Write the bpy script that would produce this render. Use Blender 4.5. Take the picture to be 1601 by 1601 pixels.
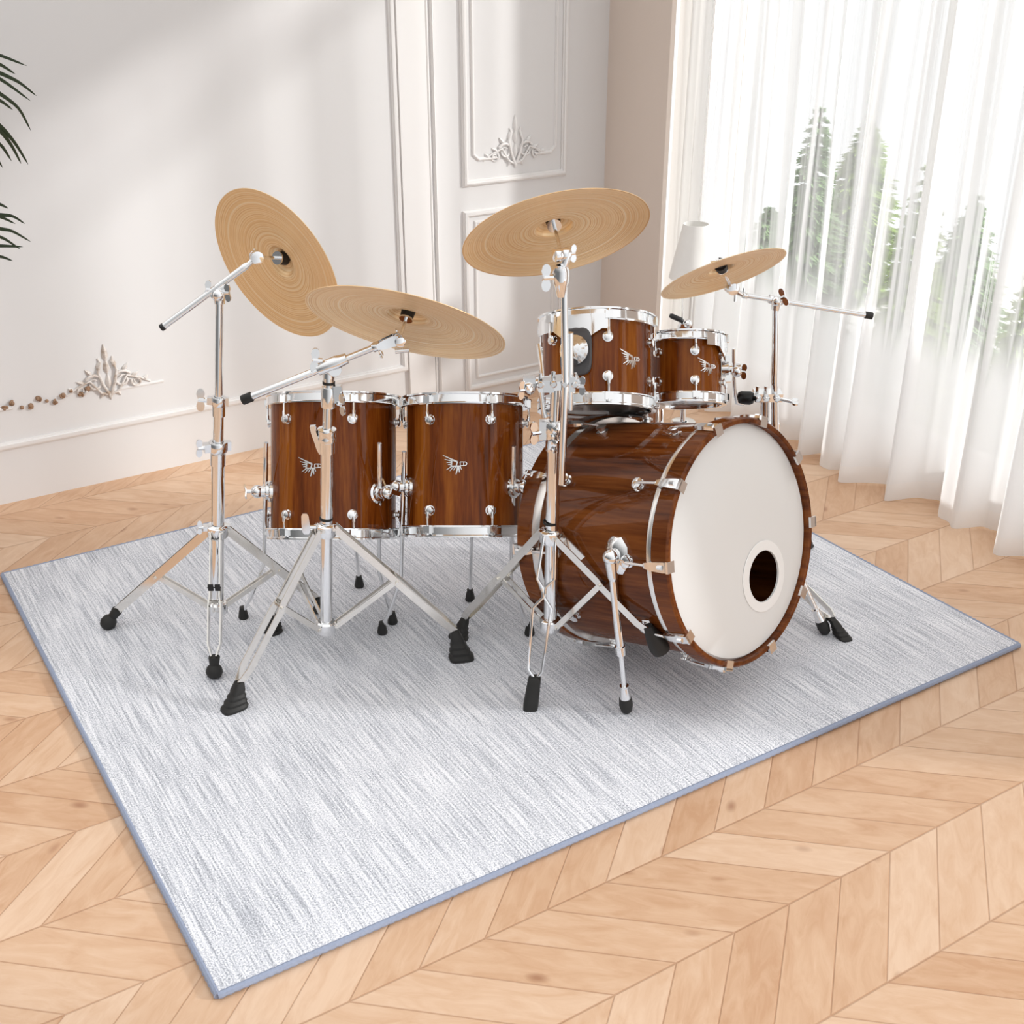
import bpy, bmesh, math, random
from mathutils import Vector, Matrix

random.seed(7)
SC = bpy.context.scene
COL = SC.collection
for o in list(bpy.data.objects):
    bpy.data.objects.remove(o)

# ------------------------------------------------------------------ camera
F_PX, CX, CY, CAM_H = 1899.0, 800.5, 800.5, 1.7
PITCH = math.atan(924.0 / 1899.0)
cam = bpy.data.cameras.new('camera')
cam.sensor_fit = 'HORIZONTAL'
cam.sensor_width = 36.0
cam.lens = F_PX / 1601.0 * 36.0
cam.clip_start = 0.05
cam.clip_end = 200
camo = bpy.data.objects.new('camera', cam)
COL.objects.link(camo)
camo.location = (0, 0, CAM_H)
camo.rotation_euler = (math.pi / 2 - PITCH, 0, 0)
SC.camera = camo

# room axes: U runs along the panelled wall (away from camera, to the right), V runs along the window wall
AZ = math.radians(58.0)
U = Vector((math.sin(AZ), math.cos(AZ), 0))
V = Vector((-U.y, U.x, 0))
Z = Vector((0, 0, 1))

# ------------------------------------------------------------------ world, sun, exposure
SC.view_settings.view_transform = 'Standard'
SC.view_settings.look = 'None'
SC.view_settings.exposure = 0.1
SC.view_settings.gamma = 1.0
SC.view_settings.use_curve_mapping = False
world = bpy.data.worlds.new('daylight_world')
SC.world = world
world.use_nodes = True
wn, wl = world.node_tree.nodes, world.node_tree.links
wn.clear()
wo = wn.new('ShaderNodeOutputWorld')
bg = wn.new('ShaderNodeBackground')
tc = wn.new('ShaderNodeTexCoord')
dU = wn.new('ShaderNodeVectorMath'); dU.operation = 'DOT_PRODUCT'
dU.inputs[1].default_value = U
sx = wn.new('ShaderNodeSeparateXYZ')
rU = wn.new('ShaderNodeValToRGB')            # room side -> window side
rU.color_ramp.elements[0].position = 0.06; rU.color_ramp.elements[0].color = (0.16, 0.16, 0.16, 1)
e_ = rU.color_ramp.elements.new(0.26); e_.color = (0.58, 0.58, 0.585, 1)
rU.color_ramp.elements[2].position = 0.74; rU.color_ramp.elements[2].color = (1.15, 1.17, 1.20, 1)
rZ = wn.new('ShaderNodeValToRGB')            # horizon -> zenith
rZ.color_ramp.elements[0].position = 0.55; rZ.color_ramp.elements[0].color = (0, 0, 0, 1)
rZ.color_ramp.elements[1].position = 0.92; rZ.color_ramp.elements[1].color = (1, 1, 1, 1)
mU = wn.new('ShaderNodeMapRange'); mU.inputs['From Min'].default_value = -1
mZ = wn.new('ShaderNodeMapRange'); mZ.inputs['From Min'].default_value = -1
mx = wn.new('ShaderNodeMix'); mx.data_type = 'RGBA'
mx.inputs[7].default_value = (1.12, 1.11, 1.10, 1)
wl.new(tc.outputs['Generated'], dU.inputs[0]); wl.new(tc.outputs['Generated'], sx.inputs[0])
wl.new(dU.outputs['Value'], mU.inputs[0]); wl.new(mU.outputs[0], rU.inputs[0])
wl.new(sx.outputs['Z'], mZ.inputs[0]); wl.new(mZ.outputs[0], rZ.inputs[0])
wl.new(rZ.outputs[0], mx.inputs[0]); wl.new(rU.outputs[0], mx.inputs[6])
wl.new(mx.outputs[2], bg.inputs[0])
bg.inputs[1].default_value = 1.0
wl.new(bg.outputs[0], wo.inputs[0])

sun = bpy.data.lights.new('sun', 'SUN')
sun.energy = 4.6
sun.angle = math.radians(5.0)
sun.color = (1.0, 0.99, 0.98)
suno = bpy.data.objects.new('sun', sun)
COL.objects.link(suno)
suno.location = (6, -2, 5)
SUN_DIR = (-U + 0.9 * V - 0.53 * Z).normalized()
suno.rotation_euler = SUN_DIR.to_track_quat('-Z', 'Y').to_euler()


# ------------------------------------------------------------------ photograph ray helpers
def ray(px, py):
    a = (px - CX) / F_PX; b = -(py - CY) / F_PX
    return Vector((a, math.cos(PITCH) + b * math.sin(PITCH), -math.sin(PITCH) + b * math.cos(PITCH)))
C0 = Vector((0, 0, CAM_H))
RUG_Z = 0.016
def G(px, py, z=RUG_Z):
    d = ray(px, py); return C0 + d * ((z - CAM_H) / d.z)
def P(px, py, y):
    d = ray(px, py); return C0 + d * (y / d.y)
def UV(u, v, z=0.0):
    return U * u + V * v + Z * z
def PV(px, py, v0):
    d = ray(px, py); return C0 + d * (v0 / d.dot(V))
def PU(px, py, u0):
    d = ray(px, py); return C0 + d * (u0 / d.dot(U))
def face_cam(px, py, ddx, ddy, c):
    """unit vector whose picture direction is (ddx, ddy) and whose component towards the camera is c"""
    d = ray(px, py).normalized()
    q = ray(px + ddx, py + ddy).normalized() - d
    q = (q - d * q.dot(d)).normalized()
    return (q * math.sqrt(1 - c * c) - d * c).normalized()


# ------------------------------------------------------------------ materials
def srgb(r, g, b):
    f = lambda c: (c / 255 / 12.92) if c / 255 <= 0.04045 else ((c / 255 + 0.055) / 1.055) ** 2.4
    return (f(r), f(g), f(b), 1)

class NT:
    def __init__(s, name):
        s.m = bpy.data.materials.new(name); s.m.use_nodes = True
        s.n = s.m.node_tree.nodes; s.l = s.m.node_tree.links
        s.b = s.n['Principled BSDF']
    def node(s, t, **kw):
        n = s.n.new(t)
        for k, v in kw.items(): setattr(n, k, v)
        return n
    def math(s, op, a, b=None, c=None):
        n = s.n.new('ShaderNodeMath'); n.operation = op
        for i, x in enumerate((a, b, c)):
            if x is None: continue
            if isinstance(x, (int, float)): n.inputs[i].default_value = x
            else: s.l.new(x, n.inputs[i])
        return n.outputs[0]
    def vec(s, x, y, z):
        n = s.n.new('ShaderNodeCombineXYZ')
        for i, q in enumerate((x, y, z)):
            if isinstance(q, (int, float)): n.inputs[i].default_value = q
            else: s.l.new(q, n.inputs[i])
        return n.outputs[0]
    def noise(s, vec, scale, detail=3, rough=0.5, dist=0.0):
        n = s.n.new('ShaderNodeTexNoise'); n.inputs['Scale'].default_value = scale
        n.inputs['Detail'].default_value = detail; n.inputs['Roughness'].default_value = rough
        n.inputs['Distortion'].default_value = dist
        s.l.new(vec, n.inputs['Vector']); return n.outputs[0]
    def ramp(s, f, stops):
        n = s.n.new('ShaderNodeValToRGB'); e = n.color_ramp.elements
        while len(e) < len(stops): e.new(0.5)
        for q, (p, c) in zip(e, stops): q.position = p; q.color = c
        s.l.new(f, n.inputs[0]); return n.outputs[0]
    def mix(s, f, a, b, mode='MIX'):
        n = s.n.new('ShaderNodeMix'); n.data_type = 'RGBA'; n.blend_type = mode
        for i, x in ((0, f), (6, a), (7, b)):
            if isinstance(x, (int, float)): n.inputs[i].default_value = x
            elif isinstance(x, tuple): n.inputs[i].default_value = x
            else: s.l.new(x, n.inputs[i])
        return n.outputs[2]
    def bump(s, h, strength, dist):
        n = s.n.new('ShaderNodeBump'); n.inputs['Strength'].default_value = strength
        n.inputs['Distance'].default_value = dist
        s.l.new(h, n.inputs['Height']); s.l.new(n.outputs[0], s.b.inputs['Normal'])
    def set(s, **kw):
        for k, v in kw.items():
            i = s.b.inputs[k.replace('_', ' ')]
            if hasattr(v, 'is_output'): s.l.new(v, i)
            else: i.default_value = v
        return s
    def coords(s, kind='Object'):
        t = s.n.new('ShaderNodeTexCoord'); return t.outputs[kind]
    def uv_room(s):
        """room coordinates of the shading point from its object coordinates (setting objects sit at the origin)"""
        co = s.coords()
        out = []
        for ax in (U, V):
            d = s.n.new('ShaderNodeVectorMath'); d.operation = 'DOT_PRODUCT'
            d.inputs[1].default_value = ax; s.l.new(co, d.inputs[0]); out.append(d.outputs['Value'])
        return out

def plain(name, col, rough=0.5, metal=0.0, noise_amt=0.06, scale=40, coat=0.0, spec=0.5):
    t = NT(name)
    n = t.noise(t.coords(), scale, 3)
    c = t.mix(n, tuple(x * (1 - noise_amt) for x in col[:3]) + (1,), tuple(min(1, x * (1 + noise_amt)) for x in col[:3]) + (1,))
    t.set(Base_Color=c, Roughness=rough, Metallic=metal, Coat_Weight=coat)
    t.b.inputs['Specular IOR Level'].default_value = spec
    return t.m

M = {}
M['chrome'] = plain('chrome', (0.87, 0.875, 0.88, 1), 0.09, 1.0, 0.02)
M['satin_chrome'] = plain('satin_chrome', (0.84, 0.83, 0.81, 1), 0.22, 1.0, 0.03)
M['warm_chrome'] = plain('leg_warm_chrome', (0.83, 0.805, 0.76, 1), 0.16, 1.0, 0.03)  # legs are chrome; the warm tint stands in for cream reflections
M['rubber'] = plain('black_rubber', srgb(34, 33, 31), 0.6, 0.0, 0.2, 60)
M['plastic'] = plain('black_plastic', srgb(26, 26, 27), 0.35, 0.0, 0.1)
M['grey_pad'] = plain('grey_pad', srgb(84, 85, 88), 0.55)
M['drumhead'] = plain('drumhead', srgb(236, 236, 234), 0.42, 0.0, 0.012, 6, spec=0.35)
M['clear_head'] = plain('bottom_head', srgb(176, 176, 172), 0.12, 0.0, 0.03, 6, spec=0.6)
M['white_ring'] = plain('white_ring', srgb(252, 252, 250), 0.4, 0.0, 0.01)
M['plaster'] = plain('wall_plaster', srgb(224, 222, 221), 0.7, 0.0, 0.012, 3, spec=0.25)
M['pier'] = plain('pier_plaster', srgb(222, 208, 197), 0.75, 0.0, 0.012, 3, spec=0.2)
M['trim'] = plain('trim_paint', srgb(230, 227, 225), 0.55, 0.0, 0.01, 4, spec=0.3)
M['gilt'] = plain('worn_gilt_plaster', srgb(150, 118, 92), 0.6, 0.0, 0.35, 30)
M['lamp_shade'] = plain('lamp_shade', srgb(240, 238, 234), 0.8, 0, 0.02)
M['white_metal'] = plain('white_metal', srgb(228, 226, 222), 0.4, 0.0, 0.02)
M['terracotta'] = plain('pot_clay', srgb(190, 178, 165), 0.8, 0.0, 0.08, 12)
M['soil'] = plain('soil', srgb(58, 44, 34), 0.95, 0.0, 0.3, 40)
M['stem'] = plain('palm_stem', srgb(88, 92, 48), 0.6, 0.0, 0.15, 20)
M['leaf'] = plain('palm_leaf', srgb(40, 56, 32), 0.5, 0.0, 0.25, 14)
M['bark'] = plain('bark', srgb(92, 80, 68), 0.9, 0.0, 0.25, 20)
M['needles_a'] = plain('needles_grey_green', srgb(128, 158, 108), 0.8, 0.0, 0.25, 3)
M['needles_b'] = plain('needles_olive', srgb(140, 166, 84), 0.8, 0.0, 0.25, 3)
M['black_paint'] = plain('black_paint', srgb(18, 18, 20), 0.4)

# lacquered walnut veneer, grain along the drum's own axis
def wood_mat(name, dark, mid, light, ring=1.0):
    t = NT(name)
    co = t.coords()
    mp = t.node('ShaderNodeMapping'); t.l.new(co, mp.inputs[0])
    mp.inputs['Scale'].default_value = (1, 1, 0.075)
    a = t.noise(mp.outputs[0], 26 * ring, 5, 0.6, 0.7)
    b = t.noise(mp.outputs[0], 120 * ring, 4, 0.6, 0.2)
    c = t.noise(mp.outputs[0], 9 * ring, 2, 0.5, 1.2)
    f = t.math('ADD', t.math('MULTIPLY', a, 0.55), t.math('ADD', t.math('MULTIPLY', b, 0.3), t.math('MULTIPLY', c, 0.35)))
    col = t.ramp(f, [(0.42, dark), (0.56, mid), (0.74, light)])
    t.set(Base_Color=col, Roughness=0.45, Coat_Weight=0.55, Coat_Roughness=0.02, Coat_IOR=1.45)
    t.b.inputs['Specular IOR Level'].default_value = 0.0
    return t.m
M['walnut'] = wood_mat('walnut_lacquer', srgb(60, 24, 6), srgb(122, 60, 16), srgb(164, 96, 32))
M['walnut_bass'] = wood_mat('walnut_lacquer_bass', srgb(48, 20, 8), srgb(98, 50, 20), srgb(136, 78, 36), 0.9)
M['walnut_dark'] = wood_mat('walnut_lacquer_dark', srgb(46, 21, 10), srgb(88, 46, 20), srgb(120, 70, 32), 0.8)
t = NT('shell_inside'); t.set(Base_Color=srgb(110, 60, 28), Roughness=0.5); M['inside'] = t.m

# cymbal bronze with lathe grooves around the object's own centre
t = NT('cymbal_bronze')
co = t.coords()
ln = t.node('ShaderNodeVectorMath', operation='LENGTH')
mp = t.node('ShaderNodeMapping'); mp.inputs['Scale'].default_value = (1, 1, 0); t.l.new(co, mp.inputs[0]); t.l.new(mp.outputs[0], ln.inputs[0])
r = ln.outputs['Value']
g1 = t.noise(t.vec(t.math('MULTIPLY', r, 1.0), 0.0, 0.0), 420, 3, 0.6)
g2 = t.noise(t.vec(t.math('MULTIPLY', r, 1.0), 3.0, 0.0), 120, 2, 0.5)
hm = t.noise(co, 30, 1)
sn = t.math('SINE', t.math('MULTIPLY', t.math('ADD', r, t.math('MULTIPLY', g2, 0.012)), 2 * math.pi / 0.0050))
h = t.math('ADD', t.math('ADD', t.math('MULTIPLY', g1, 0.45), t.math('MULTIPLY', g2, 0.55)), t.math('MULTIPLY', t.math('MULTIPLY', sn, sn), t.math('MULTIPLY', sn, 0.075)))
col = t.ramp(h, [(0.36, srgb(214, 168, 114)), (0.50, srgb(252, 214, 162)), (0.66, srgb(255, 236, 200))])
t.set(Base_Color=col, Metallic=0.34, Roughness=0.27, Anisotropic=0.7)
tg = t.node('ShaderNodeTangent', direction_type='RADIAL', axis='Z'); t.l.new(tg.outputs[0], t.b.inputs['Tangent'])
t.bump(t.math('ADD', h, t.math('MULTIPLY', hm, 0.25)), 0.4, 0.004)
M['bronze'] = t.m

# chevron parquet laid in the room's axes
t = NT('chevron_oak')
a, b = t.uv_room()
BW, PW = 0.2345, 0.1385
bb = t.math('DIVIDE', t.math('SUBTRACT', b, 0.985), BW)
k = t.math('FLOOR', bb)
fb = t.math('SUBTRACT', bb, k)
par = t.math('MODULO', t.math('ADD', k, 100.0), 2.0)
sgn = t.math('SUBTRACT', t.math('MULTIPLY', par, 2.0), 1.0)
tri = t.math('MULTIPLY', t.math('MULTIPLY', sgn, t.math('SUBTRACT', fb, 0.5)), BW * 1.13)
s = t.math('DIVIDE', t.math('ADD', t.math('SUBTRACT', a, 0.15), tri), PW)
kid = t.math('FLOOR', s)
fs = t.math('SUBTRACT', s, kid)
wnz = t.node('ShaderNodeTexWhiteNoise', noise_dimensions='2D'); t.l.new(t.vec(kid, k, 0.0), wnz.inputs['Vector'])
rnd = wnz.outputs['Value']
along = t.math('ADD', t.math('MULTIPLY', a, t.math('MULTIPLY', sgn, -0.75)), t.math('MULTIPLY', b, 0.66))
gv = t.vec(t.math('MULTIPLY', s, 1.0), t.math('MULTIPLY', along, 3.0), t.math('MULTIPLY', rnd, 40.0))
gr = t.noise(gv, 3.2, 5, 0.6, 0.9)
gr2 = t.noise(t.vec(t.math('MULTIPLY', s, 8.0), t.math('MULTIPLY', along, 5.0), t.math('MULTIPLY', rnd, 40.0)), 3.0, 3, 0.6, 0.3)
kn = t.node('ShaderNodeTexVoronoi'); kn.inputs['Scale'].default_value = 1.0
t.l.new(t.vec(t.math('MULTIPLY', s, 0.9), t.math('MULTIPLY', along, 5.0), t.math('MULTIPLY', rnd, 40.0)), kn.inputs['Vector'])
knot = t.ramp(kn.outputs['Distance'], [(0.03, (1, 1, 1, 1)), (0.13, (0, 0, 0, 1))])
base = t.ramp(t.math('ADD', t.math('MULTIPLY', gr, 0.75), t.math('MULTIPLY', rnd, 0.34)),
              [(0.30, srgb(202, 160, 126)), (0.52, srgb(217, 181, 149)), (0.78, srgb(230, 200, 172))])
base = t.mix(t.math('MULTIPLY', gr2, 0.22), base, srgb(198, 150, 112))
base = t.mix(t.math('MULTIPLY', knot, 0.6), base, srgb(140, 82, 50))
e1 = t.math('MINIMUM', fs, t.math('SUBTRACT', 1.0, fs))
e2 = t.math('MULTIPLY', t.math('MINIMUM', fb, t.math('SUBTRACT', 1.0, fb)), 1.7)
ed = t.math('MINIMUM', e1, e2)
gap = t.ramp(ed, [(0.006, (1, 1, 1, 1)), (0.022, (0, 0, 0, 1))])
base = t.mix(t.math('MULTIPLY', gap, 0.5), base, srgb(160, 112, 80))
t.set(Base_Color=base, Roughness=t.math('ADD', 0.34, t.math('MULTIPLY', gr, 0.12)))
t.b.inputs['Specular IOR Level'].default_value = 0.4
t.bump(t.math('MULTIPLY', gap, -1.0), 0.4, 0.002)
M['parquet'] = t.m

# rug pile: fine streaks running across the short way
t = NT('rug_pile')
a, b = t.uv_room()
st = t.noise(t.vec(t.math('MULTIPLY', a, 210.0), t.math('MULTIPLY', b, 5.5), 0.0), 1.0, 2, 0.6, 0.0)
st2 = t.noise(t.vec(t.math('MULTIPLY', a, 34.0), t.math('MULTIPLY', b, 2.2), 4.0), 1.0, 2, 0.55, 0.2)
cl = t.noise(t.vec(t.math('MULTIPLY', a, 5.0), t.math('MULTIPLY', b, 3.0), 9.0), 1.0, 3, 0.55)
sp = t.noise(t.vec(t.math('MULTIPLY', a, 300.0), t.math('MULTIPLY', b, 260.0), 0.0), 1.0, 2, 0.7)
f = t.math('ADD', t.math('ADD', t.math('MULTIPLY', st, 0.62), t.math('MULTIPLY', st2, 0.10)), t.math('ADD', t.math('MULTIPLY', cl, 0.12), t.math('MULTIPLY', sp, 0.96)))
col = t.ramp(f, [(0.68, srgb(148, 152, 161)), (0.84, srgb(198, 201, 209)), (0.95, srgb(231, 233, 239)), (1.0, srgb(246, 247, 251))])
t.set(Base_Color=col, Roughness=0.95)
t.b.inputs['Specular IOR Level'].default_value = 0.1
t.bump(sp, 0.3, 0.002)
M['rug'] = t.m
M['binding'] = plain('rug_binding', srgb(150, 160, 182), 0.85, 0, 0.15, 200)

# sheer and lined curtain cloth
def sheer_mat(name, tint, lo, hi):
    t = NT(name)
    a, b = t.uv_room()
    st = t.noise(t.vec(t.math('MULTIPLY', b, 26.0), t.math('MULTIPLY', a, 2.0), 0.0), 1.0, 2, 0.5)
    st2 = t.noise(t.vec(t.math('MULTIPLY', b, 90.0), t.math('MULTIPLY', a, 2.0), 2.0), 1.0, 2, 0.5)
    op = t.math('ADD', t.math('MULTIPLY', st, 0.75), t.math('MULTIPLY', st2, 0.25))
    mr = t.node('ShaderNodeMapRange'); t.l.new(op, mr.inputs[0])
    mr.inputs['From Min'].default_value = 0.43; mr.inputs['From Max'].default_value = 0.57
    mr.inputs['To Min'].default_value = lo; mr.inputs['To Max'].default_value = hi
    # opacity raised towards the floor to keep sun patches off the rug
    sep = t.node('ShaderNodeSeparateXYZ'); t.l.new(t.coords(), sep.inputs[0])
    lowb = t.node('ShaderNodeMapRange', interpolation_type='SMOOTHSTEP'); t.l.new(t.math('ADD', sep.outputs['Z'], t.math('MULTIPLY', st, 0.3)), lowb.inputs[0])
    lowb.inputs['From Min'].default_value = 0.92; lowb.inputs['From Max'].default_value = 0.60
    lowb.inputs['To Min'].default_value = 0.0; lowb.inputs['To Max'].default_value = 0.97
    opa = t.math('MAXIMUM', mr.outputs[0], lowb.outputs[0])
    df = t.node('ShaderNodeBsdfDiffuse'); df.inputs[0].default_value = tint
    tr = t.node('ShaderNodeBsdfTranslucent'); tr.inputs[0].default_value = tint
    tp = t.node('ShaderNodeBsdfTransparent')
    m1 = t.node('ShaderNodeMixShader'); m1.inputs[0].default_value = 0.36
    t.l.new(df.outputs[0], m1.inputs[1]); t.l.new(tr.outputs[0], m1.inputs[2])
    m2 = t.node('ShaderNodeMixShader'); t.l.new(opa, m2.inputs[0])
    t.l.new(tp.outputs[0], m2.inputs[1]); t.l.new(m1.outputs[0], m2.inputs[2])
    t.l.new(m2.outputs[0], t.n['Material Output'].inputs[0])
    return t.m
M['sheer'] = sheer_mat('sheer_voile', (0.91, 0.91, 0.912, 1), 0.20, 0.97)
M['hem'] = sheer_mat('sheer_hem', (0.92, 0.91, 0.90, 1), 0.75, 0.97)
t = NT('cream_drape')
df = t.node('ShaderNodeBsdfDiffuse'); df.inputs[0].default_value = srgb(250, 249, 247)
tr = t.node('ShaderNodeBsdfTranslucent'); tr.inputs[0].default_value = srgb(252, 251, 249)
m1 = t.node('ShaderNodeMixShader'); m1.inputs[0].default_value = 0.25
t.l.new(df.outputs[0], m1.inputs[1]); t.l.new(tr.outputs[0], m1.inputs[2]); t.l.new(m1.outputs[0], t.n['Material Output'].inputs[0])
M['cream'] = t.m
t = NT('window_glass')
gl = t.node('ShaderNodeBsdfGlossy'); gl.inputs['Roughness'].default_value = 0.02
tp = t.node('ShaderNodeBsdfTransparent'); tp.inputs[0].default_value = (0.97, 0.98, 0.97, 1)
m1 = t.node('ShaderNodeMixShader'); m1.inputs[0].default_value = 0.05
t.l.new(tp.outputs[0], m1.inputs[1]); t.l.new(gl.outputs[0], m1.inputs[2]); t.l.new(m1.outputs[0], t.n['Material Output'].inputs[0])
M['glass'] = t.m
M['terrace'] = plain('terrace_stone', srgb(236, 234, 230), 0.9, 0, 0.03, 4)


# ------------------------------------------------------------------ mesh builder
def frame_from(axis, hint=None):
    z = axis.normalized()
    h = Vector(hint) if hint is not None else (Vector((0, 0, 1)) if abs(z.z) < 0.9 else Vector((1, 0, 0)))
    x = (h - z * h.dot(z)).normalized()
    y = z.cross(x)
    return x, y, z

class MB:
    def __init__(s): s.v = []; s.f = []
    def add(s, vs, fs):
        o = len(s.v); s.v += [Vector(q) for q in vs]; s.f += [tuple(i + o for i in f) for f in fs]
        return s
    def loft(s, rings, cap0=True, cap1=True, closed=False):
        n = len(rings[0]); vs = [p for r in rings for p in r]; fs = []
        m = len(rings)
        for i in range(m if closed else m - 1):
            j = (i + 1) % m
            for k in range(n):
                l = (k + 1) % n
                fs.append((i * n + k, i * n + l, j * n + l, j * n + k))
        if not closed:
            if cap0: fs.append(tuple(range(n))[::-1])
            if cap1: fs.append(tuple((m - 1) * n + k for k in range(n)))
        return s.add(vs, fs)
    def tube(s, pts, r, n=12, caps=True):
        pts = [Vector(p) for p in pts]
        rs = r if isinstance(r, (list, tuple)) else [r] * len(pts)
        rings = []; x = None
        for i, p in enumerate(pts):
            if i == 0: d = pts[1] - p
            elif i == len(pts) - 1: d = p - pts[i - 1]
            else: d = (pts[i + 1] - p).normalized() + (p - pts[i - 1]).normalized()
            d.normalize()
            if x is None: x, y, _ = frame_from(d)
            else:
                x = (x - d * x.dot(d)).normalized(); y = d.cross(x)
            rings.append([p + (x * math.cos(2 * math.pi * k / n) + y * math.sin(2 * math.pi * k / n)) * rs[i] for k in range(n)])
        return s.loft(rings, caps, caps)
    def lathe(s, prof, o=(0, 0, 0), axis=(0, 0, 1), n=24, hint=None, close=False):
        o = Vector(o); x, y, z = frame_from(Vector(axis), hint)
        rings = []
        for k in range(n):
            a = 2 * math.pi * k / n
            e = x * math.cos(a) + y * math.sin(a)
            rings.append([o + e * max(r, 1e-5) + z * h for r, h in prof])
        m = len(prof); vs = [p for r in rings for p in r]; fs = []
        for k in range(n):
            l = (k + 1) % n
            for i in range(m if close else m - 1):
                j = (i + 1) % m
                fs.append((k * m + i, l * m + i, l * m + j, k * m + j))
        return s.add(vs, fs)
    def rod(s, p, q, r, n=12):
        return s.tube([p, q], r, n)
    def ball(s, c, r, n=14, axis=(0, 0, 1), sz=1.0):
        prof = [(r * math.sin(math.pi * i / 8), -r * sz * math.cos(math.pi * i / 8)) for i in range(9)]
        return s.lathe(prof, c, axis, n)
    def box(s, c, hx, hy, hz):
        c = Vector(c); hx, hy, hz = Vector(hx), Vector(hy), Vector(hz)
        vs = [c + hx * a + hy * b + hz * d for d in (-1, 1) for b in (-1, 1) for a in (-1, 1)]
        return s.add(vs, [(0, 2, 3, 1), (4, 5, 7, 6), (0, 1, 5, 4), (2, 6, 7, 3), (0, 4, 6, 2), (1, 3, 7, 5)])
    def bar(s, pts, w, t, wdir):
        """flat bar along a polyline: w wide along wdir, t thick"""
        pts = [Vector(p) for p in pts]; rings = []
        for i, p in enumerate(pts):
            d = (pts[min(i + 1, len(pts) - 1)] - pts[max(i - 1, 0)]).normalized()
            a = (Vector(wdir) - d * Vector(wdir).dot(d)).normalized(); b = d.cross(a)
            rings.append([p + a * w / 2 + b * t / 2, p - a * w / 2 + b * t / 2, p - a * w / 2 - b * t / 2, p + a * w / 2 - b * t / 2])
        return s.loft(rings)
    def build(s, name, mat, parent=None, local=False, angle=38, rotz=None, weighted=False):
        me = bpy.data.meshes.new(name)
        vs = s.v
        if parent is not None and not local:
            inv = FR[parent.name].inverted(); vs = [inv @ q for q in s.v]
        me.from_pydata([tuple(q) for q in vs], [], s.f)
        me.validate(); me.update()
        bm = bmesh.new(); bm.from_mesh(me); bmesh.ops.recalc_face_normals(bm, faces=bm.faces); bm.to_mesh(me); bm.free()
        me.polygons.foreach_set('use_smooth', [True] * len(me.polygons))
        me.set_sharp_from_angle(angle=math.radians(angle))
        me.materials.append(M[mat])
        o = bpy.data.objects.new(name, me); COL.objects.link(o)
        if parent is not None:
            o.parent = parent; FR[o.name] = FR[parent.name]
        else: FR[o.name] = Matrix.Identity(4)
        if rotz is not None: o.rotation_euler = (0, 0, rotz)
        return o

FR = {}
def tag(o, label, cat, group=None):
    o['label'] = label; o['category'] = cat
    if group: o['group'] = group
    return o
def thing(name, label, cat, loc, mat3=None, group=None):
    group = group or {'cymbal stand': 'cymbal stands around the kit'}.get(cat) or {'floor_tom': 'floor toms', 'rack_tom': 'rack toms'}.get(name)
    o = bpy.data.objects.new(name, None); COL.objects.link(o)
    o.empty_display_size = 0.05
    m = Matrix.Translation(Vector(loc))
    if mat3 is not None: m = m @ mat3.to_4x4()
    o.matrix_world = m; FR[o.name] = m
    return tag(o, label, cat, group)
def struct(o):
    o['kind'] = 'structure'; return o
def axes(x, y, z):
    return Matrix((x, y, z)).transposed()
def dup(o, parent, name=None, rotz=0.0):
    c = o.copy(); COL.objects.link(c); c.parent = parent; FR[c.name] = FR[parent.name]
    c.rotation_euler = (0, 0, rotz)
    for ch in o.children:
        q = ch.copy(); COL.objects.link(q); q.parent = c; FR[q.name] = FR[parent.name]
    return c


# ================================================================== the setting
WV = 3.885      # plane of the panelled wall
WU = 2.85       # plane of the window wall
fl_ = [Vector((-2.6, 0.95, 0)), Vector((2.1, 0.95, 0)), UV(3.16, 0.2), UV(3.16, WV + 0.1), UV(-1.6, WV + 0.1)]
m = MB(); m.loft([[q - Z * 0.08 for q in fl_], fl_])
struct(m.build('floor', 'parquet'))

def wbox(m, u0, u1, v0, v1, z0, z1):
    return m.box(UV((u0 + u1) / 2, (v0 + v1) / 2, (z0 + z1) / 2), U * (u1 - u0) / 2, V * (v1 - v0) / 2, Z * (z1 - z0) / 2)
HZ = 3.0
m = MB(); wbox(m, -1.6, WU, WV, WV + 0.12, 0, HZ)
struct(m.build('wall_back', 'plaster'))
# window wall: pier beside the corner, header above the opening, wall beyond the opening
HEAD = 2.205
m = MB()
TH = 0.02
wbox(m, WU, WU + TH, 3.525, WV + 0.12, 0, HZ)
wbox(m, WU, WU + TH, 1.62, 3.525, HEAD, HZ)
wbox(m, WU, WU + TH, 0.62, 1.62, 0, HZ)  # unseen stretch of wall, sized to keep direct sun off the kit
wbox(m, WU, WU + TH, -0.90, 0.62, HEAD, HZ)  # header over the added opening that lets sun onto the rug
wbox(m, WU, WU + TH, -1.6, -0.90, 0, HZ)
wbox(m, 3.10, 3.25, 1.50, WV + 0.12, 0, 0.10)
struct(m.build('wall_right', 'pier'))

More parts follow.
